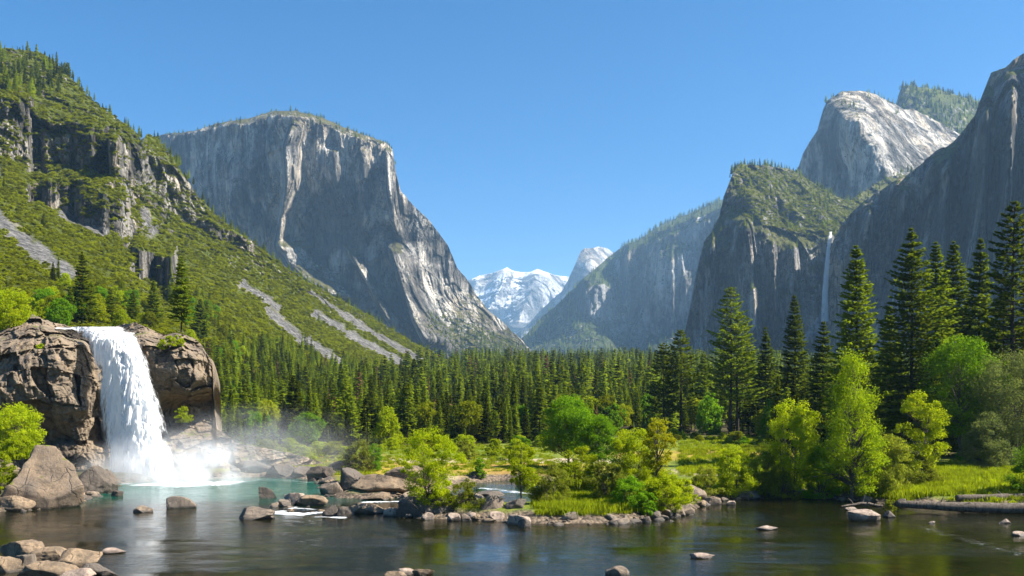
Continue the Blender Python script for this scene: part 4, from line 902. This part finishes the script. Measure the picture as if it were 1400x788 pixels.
def plant(name, loc, trunk_me, crown_me, label, cat, group=None, rz=0.0, s=(1, 1, 1), crown_name="crown"):
    e = empty(name, loc, label, cat, group, rz, s)
    if trunk_me: obj("trunk" if cat in ("tree", "pine", "conifer") else "stems", trunk_me, e)
    obj(crown_name if cat in ("tree", "pine", "conifer") else "foliage", crown_me, e)
    return e

def stand(px, Y):
    x = (px - 700) / F * Y; z = float(ground_z(np.array([x]), np.array([Y]))[0][0]); return np.array([x, Y, z])

# ------------------------------------------------------------------ leafy trees and shrubs by the river
def leafy(name, px, py, top, w, shape, mat, label, cat="tree", cover=2.2, stems=1, leaf=1.0, Y=None, crown0=None, seed=[900], dbark=False, group=None):
    p = stand(px, Y) if Y else hit(px, py)
    if p[2] < -0.1: p[2] = -0.1
    seed[0] += 1
    h = H + (HY - top) / F * p[1] - p[2]; wm = w / F * p[1]; lf = max(0.12, p[1] * 0.0018) * leaf
    if shape == "tier": (tv, tq), (cv, cq, ti) = conifer(seed[0], h, wm / 2, int(h * 2.5), 8, 56, 0.34, 0.21, 0.06, 0.66, 0.02, 0.14, trunk_r=0.16)
    else: (tv, tq), (cv, cq, ti) = broadleaf(seed[0], wm, h, shape, lf, cover, stems, crown0=crown0)
    return plant(name, p, mesh("trunk", tv, tq, M_bark if dbark else M_barkp, True), mesh("crown", cv, cq, mat, False, {"tint": ti}), label, cat, group)

LT = [
 ("willow_tree", 586, 697, 580, 84, "airy", M_willow, "bright yellow-green willow on the rocky mound left of the island", "tree", 1.25, 3),
 ("low_shrub", 634, 694, 652, 56, "dome", M_olive, "low straggly shrub beside the bright willow's foot", "shrub", 0.9, 5),
 ("low_shrub", 600, 694, 668, 60, "dome", M_willow, "dark green shrub tucked under the bright willow", "shrub", 1.5, 4),
 ("slender_tree", 714, 693, 605, 46, "slender", M_willow, "slender young tree with a bare dark stem at the island's left tip", "tree", 1.1, 1),
 ("oak_tree", 778, 640, 541, 80, "tree", M_green, "dense round deep-green tree, tallest of the leafy clump in the middle", "tree", 2.8, 1),
 ("oak_tree", 818, 646, 566, 58, "tree", M_green, "smaller deep-green tree leaning on the right of the tallest round one", "tree", 2.4, 1),
 ("river_shrub", 752, 690, 632, 60, "dome", M_olive, "olive grey-green willow shrub on the left of the island", "shrub", 1.8, 5),
 ("river_shrub", 790, 676, 607, 66, "dome", M_willow, "yellow-green shrub in front of the dense round tree", "shrub", 2.0, 5),
 ("river_shrub", 830, 684, 628, 62, "dome", M_olive, "olive shrub in the centre of the island", "shrub", 2.0, 5),
 ("river_shrub", 720, 668, 640, 40, "dome", M_willow, "small bright shrub behind the slender tree", "shrub", 1.6, 4),
 ("leafy_tree", 868, 676, 583, 66, "tree", M_willow, "bright green tree with a dark shaded side behind the island's middle", "tree", 2.2, 2),
 ("yellow_tree", 899, 692, 567, 44, "slender", M_yellow, "tall thin tree with a yellow top on the island's right", "tree", 1.3, 1),
 ("river_shrub", 908, 700, 640, 70, "dome", M_willow, "large bright shrub at the island's right end", "shrub", 2.0, 5),
 ("river_shrub", 886, 704, 672, 34, "dome", M_green, "small vivid green bush at the water's edge of the island", "shrub", 2.2, 3),
 ("river_shrub", 860, 694, 650, 56, "dome", M_green, "dark green bush under the bright tree on the island", "shrub", 2.2, 3),
 ("river_shrub", 934, 690, 655, 46, "dome", M_willow, "thin bush on the pale rocks at the island's right tip", "shrub", 1.1, 4),
 ("river_shrub", 966, 680, 634, 44, "dome", M_olive, "sparse shrub beside the sandy gap on the right bank", "shrub", 1.3, 5),
 ("river_shrub", 1003, 680, 604, 62, "dome", M_willow, "rounded willow shrub with dark stems right of the sandy gap", "shrub", 1.8, 6),
 ("river_shrub", 1042, 676, 612, 62, "dome", M_olive, "loose olive shrub between the rounded willow and the leaning stems", "shrub", 1.4, 6),
 ("leaning_willow", 1084, 680, 541, 76, "airy", M_willow, "yellowish willow with long leaning bare stems on the right bank", "tree", 1.6, 4),
 ("river_shrub", 1066, 684, 640, 60, "dome", M_olive, "twiggy low bush under the leaning willow", "shrub", 0.9, 7),
 ("alder_tree", 1165, 684, 468, 116, "cone", M_alder, "tall cone-shaped light green alder standing on the right bank", "tree", 1.7, 1),
 ("river_shrub", 1122, 682, 610, 66, "dome", M_green, "dark leafy bush at the left foot of the tall alder", "shrub", 1.9, 5),
 ("river_shrub", 1216, 672, 590, 66, "dome", M_olive, "olive bush at the right foot of the tall alder", "shrub", 1.7, 5),
 ("leafy_tree", 1258, 664, 530, 66, "airy", M_willow, "thin yellow-green tree in front of the dark pine trunks", "tree", 1.4, 2),
 ("river_shrub", 1252, 664, 620, 70, "dome", M_olive, "low shaded bush behind the grassy bank", "shrub", 1.7, 5),
 ("maple_tree", 1316, 660, 455, 100, "tree", M_green, "bright green maple glowing among the dark pines on the right", "tree", 2.4, 1, 119),
 ("silver_willow", 1384, 672, 474, 116, "tree", M_silver, "large silver-green willow at the right edge", "tree", 2.2, 2, 115),
 ("silver_willow", 1350, 672, 560, 70, "dome", M_silver, "smaller silver-green bush below the large willow at the right edge", "shrub", 1.9, 4, 111),
 ("river_shrub", 1330, 670, 618, 60, "dome", M_green, "dark bush on the shaded grass near the driftwood log", "shrub", 2.0, 4, 117),
 ("river_shrub", 1420, 676, 600, 80, "dome", M_green, "dark undergrowth bush cut by the right edge of the picture", "shrub", 2.2, 4),
 ("river_shrub", 1217, 712, 682, 22, "dome", M_olive, "tuft of reeds growing on the dark rock in the river", "shrub", 1.3, 4),
 ("river_shrub", 490, 646, 598, 44, "dome", M_olive, "two-toned bush beside the pool outlet rocks", "shrub", 2.0, 4),
 ("river_shrub", 512, 644, 606, 28, "dome", M_green, "bluish green bush joined to the two-toned one", "shrub", 2.0, 3),
 ("river_shrub", 656, 655, 624, 20, "dome", M_green, "small lone green bush on the golden meadow bank", "shrub", 2.2, 2),
 ("river_shrub", 636, 628, 601, 32, "dome", M_olive, "rounded bush on the far edge of the golden meadow", "shrub", 2.2, 3),
 ("river_shrub", 676, 624, 600, 30, "dome", M_willow, "pale bush right of the rounded one at the meadow's far edge", "shrub", 2.0, 3),
 ("river_shrub", 706, 630, 600, 34, "dome", M_willow, "bush left of the dense round tree at the meadow's far edge", "shrub", 2.0, 3),
 ("cliff_tree", 16, 468, 392, 56, "tree", M_willow, "leafy tree on the rock at the far left above the waterfall", "tree", 2.2, 2),
 ("cliff_tree", 20, 640, 552, 74, "tree", M_willow, "bright small tree in front of the cliff at the left edge", "tree", 1.6, 1),
]
YS = {"cliff_tree": None}
for i, a in enumerate(LT):
    name, px, py, top, w, shape, mat, lab, cat, cover, stems = a[:11]; Yf = a[11] if len(a) > 11 else None
    if name == "cliff_tree":
        Yc = 134 if py < 500 else 108
        p = np.array([(px - 700) / F * Yc, Yc, H + (HY - py) / F * Yc]); h = (py - top) / F * Yc; wm = w / F * Yc
        (tv, tq), (cv, cq, ti) = broadleaf(880 + i, wm, h, shape, 0.26, cover, stems)
        plant(name, p, mesh("trunk", tv, tq, M_barkp, True), mesh("crown", cv, cq, mat, False, {"tint": ti}), lab, cat)
    else: leafy(name, px, py, top, w, shape, mat, lab, cat, cover, stems, Y=Yf)
# tufts growing on the cliff by the fall
for (px, py, Yc, w, h, lab) in [(240, 474, 127.6, 26, 18, "green tuft on the rock ledge right of the waterfall"), (222, 478, 128, 14, 14, "small yellow tuft on the ledge next to the falling water"), (58, 478, 124.2, 20, 8, "small plant in a crack of the left rock face"), (250, 578, 130, 26, 22, "bush growing under the overhang right of the waterfall"), (26, 628, 92, 56, 34, "yellowish bush on top of the mossy boulder at the left"), (0, 672, 87, 44, 56, "green bush at the left edge beside the mossy boulder")]:
    p = np.array([(px - 700) / F * Yc, Yc, H + (HY - py) / F * Yc])
    (tv, tq), (cv, cq, ti) = broadleaf(int(px * 3 + py), w / F * Yc, h / F * Yc, "dome", 0.2, 1.8, 3)
    plant("cliff_shrub", p, mesh("stems", tv, tq, M_barkp, True), mesh("foliage", cv, cq, M_willow, False, {"tint": ti}), lab, "shrub")

# ------------------------------------------------------------------ tall pines on the right
PN = [ # px, Y, top, width px, style, label
 (1170, 128, 338, 104, "fir", "tall fir with a sharp tip standing left of the biggest pine, above the alder"),
 (1244, 132, 315, 128, "fir", "biggest dark pine of the right-hand group with a broad dense crown"),
 (1279, 138, 333, 92, "fir", "dense pine just right of the biggest one"),
 (1304, 150, 332, 96, "fir", "pine with drooping boughs between the dense pine and the gap"),
 (1342, 146, 328, 78, "fir", "narrow dark fir standing alone left of the tall bare-trunked pine"),
 (1388, 124, 277, 96, "pine", "tall open pine with a long bare trunk at the right edge"),
 (1372, 134, 400, 110, "fir", "broad bushy conifer below the tall open pine"),
 (1428, 130, 330, 100, "fir", "conifer partly cut by the right edge of the picture"),
 (1215, 160, 420, 70, "fir", "shorter dark conifer between the sharp-tipped fir and the biggest pine"),
 (1322, 170, 420, 90, "fir", "dark conifer filling the gap behind the bright maple"),
 (1126, 175, 440, 56, "fir", "small dark fir left of the sharp-tipped fir"),
 (1086, 190, 405, 62, "fir", "slim pointed fir in front of the dark cliff, below the thin waterfall"),
 (1046, 205, 448, 44, "fir", "narrow young fir right of the twin-trunked pine"),
 (998, 196, 394, 78, "pine", "tall twin pine, the left trunk of the pair by the meadow"),
 (1009, 198, 430, 84, "pine", "right trunk of the twin pines by the meadow, half hidden by its neighbour"),
 (930, 205, 452, 62, "pine", "bushy pine right of the dead-topped one"),
 (908, 204, 470, 56, "pine", "pine with a thin dead top left of the bushy one"),
 (962, 260, 482, 34, "fir", "small grey-green fir between the two pairs of meadow pines"),
]
def rgeo(seed, h, w, style):
    if style == "fir": return conifer(seed, h, w / 2, int(h * 1.75), 8, 44, 0.85, 0.40, 0.05, 0.78, 0.34, 0.06)
    return conifer(seed, h, w / 2, int(h * 1.1), 7, 44, 0.80, 0.38, 0.27, 0.55, 0.14, 0.34, True, h * 0.013)
for i, (px, Y, top, w, style, lab) in enumerate(PN):
    p = stand(px, Y); h = H + (HY - top) / F * Y - p[2]; wm = w / F * Y * (1.05 if style == "pine" else 1.12)
    (tv, tq), (cv, cq, ti) = rgeo(3000 + i, h, wm, style)
    plant("pine_tree" if style == "pine" else "fir_tree", p, mesh("trunk", tv, tq, M_bark, True), mesh("crown", cv, cq, M_needle, False, {"tint": ti}), lab, "conifer")
# conifers above the broad waterfall
HPX, HPY, HW = hill.PX, hill.PY, hill.W
def hill_at(px, py):
    j = int(np.argmin(np.abs(HPX[0] - px))); i = int(np.argmin(np.abs(HPY[:, j] - py))); return HW[i, j]
for i, (px, py, top, w, lab) in enumerate([(248, 452, 352, 40, "dark conifer with ragged boughs on the rock right above the waterfall"), (112, 446, 346, 36, "conifer on the slope above the left rock"), (210, 446, 384, 26, "slim conifer above the waterfall's lip"), (150, 444, 395, 22, "small conifer behind the waterfall's lip"), (182, 440, 398, 20, "thin young conifer next to the slim one above the lip"), (274, 468, 410, 30, "conifer on the slope right of the ragged one")]):
    Y = 137.0 if px == 248 else hill_at(px, py)[1]
    p = np.array([(px - 700) / F * Y, Y, H + (HY - py) / F * Y]); h = (py - top) / F * Y; w = w / F * Y
    (tv, tq), (cv, cq, ti) = conifer(4000 + i, h, w / 2, int(18 + h * 0.6), 8, 22, w * 0.15, w * 0.075, 0.12, 0.75, 0.25, 0.12)
    plant("slope_conifer", p, mesh("trunk", tv, tq, M_bark, True), mesh("crown", cv, cq, M_needle, False, {"tint": ti}), lab, "conifer")

# ------------------------------------------------------------------ forest
mids = []
for k in range(6):
    h = 1.0
    (tv, tq), (cv, cq, ti) = conifer(5000 + k, 22.0, (3.0, 3.6, 2.6, 4.0, 3.2, 3.0)[k], 36, 7, 12, 1.5, 0.75, 0.04, (0.8, 0.75, 0.9, 0.7, 0.85, 0.8)[k], 0.3, 0.08, sides=6)
    if k in (1, 3): (tv, tq), (cv, cq, ti) = conifer(5050 + k, 22.0, (0, 2.9, 0, 3.6)[k], 26, 6, 12, 1.5, 0.8, 0.22, 0.5, 0.1, 0.25, True, sides=6)
    mids.append((mesh("trunk", tv / 22, tq, M_bark, True), mesh("crown", cv / 22, cq, M_dead if k == 5 else M_needle2, False, {"tint": ti})))
far_col = bpy.data.collections.new("forest_sources")          # never linked to the scene: only a source for the far forest
for k in range(5):
    (tv, tq), (cv, cq, ti) = conifer(5100 + k, 22.0, (3.0, 3.6, 2.7, 3.3, 3.0)[k], 20, 6, 5, 2.4, 1.25, 0.03, 0.8, 0.3, 0.0, sides=4)
    o = bpy.data.objects.new("far_conifer", mesh("far_conifer", cv / 22, cq, M_dead if k == 4 else M_needle2, False, {"tint": ti})); far_col.objects.link(o)
bush_col = bpy.data.collections.new("scrub_sources")
for k in range(4):
    (tv, tq), (cv, cq, ti) = broadleaf(5200 + k, 2.0, (1.1, 1.3, 0.9, 1.2)[k], "dome", 0.5, 1.7, 1, nclump=14)
    o = bpy.data.objects.new("scrub_bush", mesh("scrub_bush", cv, cq, M_scrub, False, {"tint": ti})); bush_col.objects.link(o)
grass_col = bpy.data.collections.new("grass_sources")
for k in range(3):
    r = np.random.default_rng(5300 + k); n = 46
    C = np.stack([r.normal(0, 0.28, n), r.normal(0, 0.28, n), r.uniform(0.1, 0.22, n)], 1); U = np.stack([r.normal(0, 0.3, n), r.normal(0, 0.3, n), np.ones(n)], 1)
    V, Q = leaf_quads(C, U, r.normal(size=(n, 3)) * (1, 1, 0.2), r.uniform(0.3, 0.6, n), 0.07)
    o = bpy.data.objects.new("grass_tuft", mesh("grass_tuft", V, Q, M_grass, False, {"tint": np.repeat(r.uniform(0, 1, n), 4)})); grass_col.objects.link(o)

def scatter(name, pts, idx, scl, col, label, cat):
    n = len(pts); me = bpy.data.meshes.new(name); me.vertices.add(n); me.vertices.foreach_set("co", np.asarray(pts, np.float32).ravel())
    at = me.attributes.new("pick", 'INT', 'POINT'); at.data.foreach_set("value", np.asarray(idx, np.int32))
    at = me.attributes.new("turn", 'FLOAT_VECTOR', 'POINT'); tv = np.zeros((n, 3), np.float32); tv[:, 2] = rng.uniform(0, 6.28, n); at.data.foreach_set("vector", tv.ravel())
    at = me.attributes.new("size", 'FLOAT_VECTOR', 'POINT'); at.data.foreach_set("vector", np.asarray(scl, np.float32).ravel())
    g = bpy.data.node_groups.new(name, 'GeometryNodeTree')
    g.interface.new_socket("Geometry", in_out='INPUT', socket_type='NodeSocketGeometry'); g.interface.new_socket("Geometry", in_out='OUTPUT', socket_type='NodeSocketGeometry')
    gi = g.nodes.new("NodeGroupInput"); go = g.nodes.new("NodeGroupOutput"); m2p = g.nodes.new("GeometryNodeMeshToPoints")
    ip = g.nodes.new("GeometryNodeInstanceOnPoints"); ci = g.nodes.new("GeometryNodeCollectionInfo")
    ci.inputs["Collection"].default_value = col; ci.inputs["Separate Children"].default_value = True; ci.inputs["Reset Children"].default_value = True
    ip.inputs["Pick Instance"].default_value = True
    def at_(nm, ty):
        x = g.nodes.new("GeometryNodeInputNamedAttribute"); x.data_type = ty; x.inputs["Name"].default_value = nm; return x.outputs[0]
    e2r = g.nodes.new("FunctionNodeEulerToRotation"); g.links.new(at_("turn", 'FLOAT_VECTOR'), e2r.inputs[0])
    g.links.new(gi.outputs[0], m2p.inputs[0]); g.links.new(m2p.outputs[0], ip.inputs["Points"]); g.links.new(ci.outputs[0], ip.inputs["Instance"])
    g.links.new(at_("pick", 'INT'), ip.inputs["Instance Index"]); g.links.new(e2r.outputs[0], ip.inputs["Rotation"]); g.links.new(at_("size", 'FLOAT_VECTOR'), ip.inputs["Scale"])
    g.links.new(ip.outputs[0], go.inputs[0])
    o = obj(name, me); md = o.modifiers.new("scatter", 'NODES'); md.node_group = g
    return tag(o, label, cat, kind="stuff")

def relief_pts(r, n, poly=None, nzmin=0.4, scree=None):
    """points spread over a mountain's face where it is not too steep"""
    W = r.W; du = W[:, 1:] - W[:, :-1]; dv = W[1:] - W[:-1]
    N = unit(np.cross(du[:-1], dv[:, :-1])); nz = np.abs(N[..., 2])
    n_ = n if poly is None else n * 40
    i = rng.integers(0, r.nv - 1, n_); j = rng.integers(0, r.nu - 1, n_)
    ok = nz[i, j] > nzmin
    px, py = r.PX[i, j], r.PY[i, j]
    if poly is not None: ok &= in_poly(px, py, poly)
    if scree is not None: ok &= scree(px, py, None) < 0.35
    i, j = i[ok][:n], j[ok][:n]; a = rng.uniform(0, 1, (len(i), 2))
    P_ = W[i, j] + du[i, j] * a[:, :1] + dv[i, j] * a[:, 1:]
    return P_, r.PX[i, j], r.PY[i, j]

def hill_front(px, py):
    """depth of the hillside along each line of sight (inf where it is not met)"""
    j = np.clip(np.searchsorted(HPX[0], px), 0, hill.nu - 1); pt, pb = HPY[0, j], HPY[-1, j]
    v = (py - pt) / (pb - pt); i = np.clip((v * (hill.nv - 1)).astype(int), 0, hill.nv - 1)
    return np.where((v >= 0) & (v <= 1), HW[i, j, 1], 1e9)

trees = []   # x y z height variety
# valley floor
n = 80000
Yr = 150 * (2900 / 150) ** rng.uniform(0, 1, n); pxr = rng.uniform(230, 1950, n)
w8 = Yr ** 2 / 2900 ** 2
x = (pxr - 700) / F * Yr
z, _ = ground_z(x, Yr)
fr0 = np.interp(pxr, [230, 300, 520, 700, 760, 900, 1020, 1060, 1500], [165, 165, 178, 200, 210, 225, 208, 162, 150]) + fbm(np.stack([x, Yr, x * 0], 1) / 25, 2, 4) * 14
py = HY - (z - H) / Yr * F
ok = (Yr > fr0) & (hill_front(pxr, py) > Yr)
ok &= ~((fbm(np.stack([x, Yr, x * 0], 1) / 28, 2, 14) < -0.22) & (Yr < 700) & (rng.uniform(0, 1, len(x)) < 0.9))
x, Yr, z, pxr = x[ok], Yr[ok], z[ok], pxr[ok]
# thin to a natural spacing (grid hashing)
sp = np.interp(Yr, [150, 400, 1200, 2900], [4.0, 6.0, 11, 22])
order = rng.permutation(len(x)); used = {}; keep = []
for k in order:
    s = sp[k]; lv = int(round(math.log(s) * 3)); s = math.exp(lv / 3)
    key = (lv, int(x[k] // s), int(Yr[k] // s))
    if key in used: continue
    used[key] = 1; keep.append(k)
for k in keep: trees.append((x[k], Yr[k], z[k], rng.uniform(8, 14) * rng.choice([0.5, 0.75, 1.0, 1.0, 1.25, 1.55]) * np.interp(Yr[k], [160, 300, 700, 2000], [0.70, 0.86, 1.18, 1.6])))
nv_ = len(trees)
# slopes of the left hillside
for poly, n, hmin, hmax, nzm in [([(270, 500), (340, 472), (400, 470), (480, 502), (560, 518), (640, 526), (700, 560), (640, 600), (260, 640)], 1700, 6, 13, 0.15), ([(60, 380), (290, 400), (300, 450), (80, 450)], 26, 6, 11, 0.2), ([(-300, 20), (0, 62), (60, 72), (95, 100), (82, 130), (60, 142), (20, 128), (-60, 120), (-300, 90)], 300, 9, 16, 0.1),
                        ([(90, 98), (200, 184), (270, 268), (430, 391), (640, 510), (620, 515), (400, 400), (250, 280), (150, 200)], 26, 4, 9, 0.3), ([(0, 240), (250, 260), (640, 505), (300, 420), (0, 400)], 14, 5, 9, 0.4)]:
    P_, a_, b_ = relief_pts(hill, n, poly, nzm, scree_f)
    gz_, _ = ground_z(P_[:, 0], P_[:, 1]); P_ = P_[P_[:, 2] > gz_ - 1]
    for q in P_: trees.append((q[0], q[1], q[2] - 0.5, rng.uniform(hmin, hmax)))
far = []
for r_, n, poly, nzm, h0, h1 in [(elc, 70, [(380, 140), (545, 190), (545, 215), (430, 180), (230, 190), (230, 180)], 0.3, 10, 20), (elc, 600, [(580, 425), (640, 440), (735, 482), (735, 510), (560, 510), (590, 470)], 0.2, 8, 16), (cath, 1500, None, 0.45, 9, 18), (kno, 1600, None, 0.3, 12, 22),
                           (dom, 22, [(1120, 120), (1240, 140), (1240, 160), (1150, 150), (1120, 175)], 0.4, 10, 18), (mid, 5000, None, 0.5, 16, 30), (dom, 130, [(1130, 250), (1250, 230), (1250, 300), (1080, 300)], 0.3, 10, 18)]:
    P_, a_, b_ = relief_pts(r_, n, poly, nzm)
    for q in P_: far.append((q[0], q[1], q[2] - 1, rng.uniform(h0, h1)))
for r_, n, lo, hi, hh in [(elc, 130, 225, 540, 14), (cath, 120, 1000, 1165, 17), (mid, 130, 850, 985, 30), (dom, 16, 1125, 1240, 20), (kno, 70, 1225, 1345, 24), (hill, 200, 0, 640, 9)]:   # along the skylines
    for k in range(n):
        j = np.argmin(np.abs(r_.PX[0] - rng.uniform(lo, hi))); q = r_.W[0, j]; far.append((q[0], q[1] + rng.uniform(0, 25), q[2] - 1.5, hh * rng.uniform(0.5, 1.1)))
T = np.array(trees)
tpx = 700 + F * T[:, 0] / T[:, 1]; tb = HY - (T[:, 2] - H) / T[:, 1] * F; th = T[:, 3] / T[:, 1] * F
# which ones show largest: walk from near to far over a coarse picture grid
buf = np.zeros((200, 360), bool)
yy, xx = np.mgrid[0:200, 0:360]; buf |= in_poly((xx * 4 + 2.0).ravel(), (yy * 4 + 2.0).ravel(), [(-10, 450), (110, 448), (200, 446), (290, 490), (295, 600), (300, 800), (-10, 800)]).reshape(200, 360)
vis = np.zeros(len(T))
for k in np.argsort(T[:, 1]):
    c = 0; tot = 0
    for f in np.linspace(0.08, 0.95, 9):
        hw = 0.15 * th[k] * (1 - f); yv = int((tb[k] - f * th[k]) / 4)
        a0, a1 = int((tpx[k] - hw) / 4), int((tpx[k] + hw) / 4)
        if 0 <= yv < 200 and a1 >= 0 and a0 < 350:
            seg = buf[yv, max(a0, 0):a1 + 1]; tot += len(seg); c += (~seg).sum(); seg[:] = True
    vis[k] = c
score = np.where(vis > 1, vis, 0); top_ = np.argsort(-score)[:292]
sel = np.zeros(len(T), bool); sel[top_] = True
for k in top_:
    x_, y_, z_, h_ = T[k]; dead = rng.uniform() < 0.02
    onfloor = k < nv_; d5 = 5 if dead else int(rng.integers(0, 5))
    if dead: lab, grp = "brown dying conifer standing out in the green valley forest", "brown conifers in the forest"
    elif onfloor: lab, grp = ("green conifer of the dense forest on the valley floor behind the meadow", "conifers on the valley floor") if tpx[k] < 1000 else ("dark conifer in the forest behind the big right-hand pines", "conifers behind the right-hand pines")
    elif tb[k] < 200: lab, grp = "dark conifer on the wooded top of the left mountain", "conifers on the left mountain top"
    else: lab, grp = "conifer on the lower slope of the left hillside", "conifers on the left hillside"
    wsc = h_ * rng.uniform(0.75, 1.4)
    plant("forest_conifer", (x_, y_, z_ - 0.2), mids[d5][0], mids[d5][1], lab, "conifer", grp, rng.uniform(0, 6.28), (wsc, wsc, h_))
rest = np.concatenate([T[~sel], np.array(far)])
pick = np.where(rng.uniform(0, 1, len(rest)) < 0.02, 4, rng.integers(0, 4, len(rest)))
ws = rest[:, 3] * rng.uniform(0.75, 1.5, len(rest))
scatter("distant_forest", rest[:, :3], pick, np.stack([ws, ws, rest[:, 3]], 1), far_col, "dense conifer forest carpeting the valley floor and the far slopes", "forest")

# leafy trees at the foot of the hillside and above the waterfall
lp = []
for k in range(5):
    (tv, tq), (cv, cq, ti) = broadleaf(5400 + k, 6.5, 7.5, ("tree", "tree", "dome", "tree", "dome")[k], 0.42, 2.2, 1)
    lp.append((mesh("trunk", tv, tq, M_barkp, True), mesh("crown", cv, cq, (M_green, M_scrub, M_willow, M_scrub, M_green)[k], False, {"tint": ti})))
for poly, n, s0, s1, lab, grp, onhill in [([(40, 385), (300, 395), (310, 470), (40, 455)], 46, 0.5, 0.95, "rounded leafy tree on the slope above the waterfall", "leafy trees above the waterfall", True),
                                  ([(290, 480), (420, 500), (470, 540), (470, 600), (290, 620)], 60, 0.6, 1.1, "rounded leafy tree among the conifers at the hill's foot", "leafy trees at the hill's foot", True)]:
    P_, a_, b_ = relief_pts(hill, n, poly, 0.1); P_ = P_[:n]
    for q in P_:
        g_ = max(q[2], float(ground_z(q[:1], q[1:2])[0][0])); s = rng.uniform(s0, s1); k = int(rng.integers(0, 5))
        plant("slope_tree", (q[0], q[1], g_ - 0.4), lp[k][0], lp[k][1], lab, "tree", grp, rng.uniform(0, 6.28), (s, s, s * rng.uniform(0.85, 1.15)))
for k in range(34):     # leafy trees mixed into the front of the forest
    px = rng.uniform(330, 1060); Y = float(np.interp(px, [300, 520, 700, 760, 900, 1020, 1060], [166, 180, 202, 212, 226, 210, 164])) + rng.uniform(-4, 45)
    p = stand(px, Y); s = rng.uniform(0.6, 1.25); q = int(rng.integers(0, 5))
    plant("valley_tree", p, lp[q][0], lp[q][1], "light green leafy tree at the front of the conifer forest", "tree", "leafy trees at the front of the forest", rng.uniform(0, 6.28), (s, s, s * rng.uniform(0.9, 1.3)))
for k in range(58):     # bushes along the forest's edge
    px = rng.uniform(330, 1080); Y = float(np.interp(px, [300, 520, 700, 760, 900, 1020, 1060, 1500], [158, 168, 190, 200, 214, 196, 155, 150])) - rng.uniform(0, 22)
    p = stand(px, Y); s = rng.uniform(0.3, 0.62); q = int(rng.choice([1, 2, 2, 4]))
    if p[2] < 0.4 or (520 < px < 700 and rng.uniform() < 0.6): continue
    plant("meadow_bush", p, None, lp[q][1], "bush in the row along the forest's edge behind the meadow", "shrub", "bushes along the forest's edge", rng.uniform(0, 6.28), (s, s, s * 0.62))

# scrub over the hillside
P_, a_, b_ = relief_pts(hill, 80000, None, 0.40, scree_f)
sz = rng.uniform(0.5, 1.5, len(P_)) ** 1.6 * np.clip(P_[:, 1] / 420, 0.4, 1.35)
P2, a2, b2 = relief_pts(cath, 2600, [(1000, 225), (1100, 235), (1200, 280), (1140, 322), (1060, 318), (1010, 290)], 0.40)
s2 = rng.uniform(1.2, 3.5, len(P2))
P3, a3, b3 = relief_pts(elc, 1000, [(580, 425), (640, 440), (735, 482), (735, 510), (560, 510), (590, 470)], 0.3)
s3 = rng.uniform(1.5, 4.0, len(P3))
PA = np.concatenate([P_, P2, P3]); sz = np.concatenate([sz, s2, s3]); PA[:, 2] -= sz * 0.15
scatter("scrub_cover", PA, rng.integers(0, 4, len(PA)), np.stack([sz * rng.uniform(1, 1.5, len(PA)), sz * rng.uniform(1, 1.5, len(PA)), sz * rng.uniform(0.5, 0.95, len(PA))], 1), bush_col, "low green scrub covering the hillside and the cliff tops", "scrub")

# grass
gp, gs = [], []
def grass(px0, px1, py0, py1, n, s0, s1, dmin=1.0, poly=None):
    Y0, Y1 = hit((px0 + px1) / 2, py1)[1], hit((px0 + px1) / 2, py0)[1]
    Yg = rng.uniform(Y0, Y1, n); pg = rng.uniform(px0, px1, n); xg = (pg - 700) / F * Yg; zg, dg = ground_z(xg, Yg)
    ok = dg > dmin
    for a, b, c_ in zip(xg[ok], Yg[ok], zg[ok]): gp.append((a, b, c_ - 0.02)); s = rng.uniform(s0, s1); gs.append((s, s, s * rng.uniform(0.7, 1.4)))
grass(735, 945, 660, 714, 2600, 0.7, 1.5, 1.3); grass(1165, 1330, 640, 684, 2600, 0.8, 1.6, 0.8); grass(930, 1120, 596, 650, 1500, 0.7, 1.5, 2.0); grass(380, 760, 604, 650, 2200, 0.5, 1.1, 2.0); grass(560, 660, 660, 700, 300, 0.5, 1.0, 1.2); grass(950, 1170, 650, 690, 900, 0.6, 1.2, 1.5); grass(1300, 1500, 640, 690, 900, 0.6, 1.3, 1.0)
scatter("meadow_grass", np.array(gp), rng.integers(0, 3, len(gp)), np.array(gs), grass_col, "tufts of yellow-green grass on the banks, the island and the meadow", "grass")
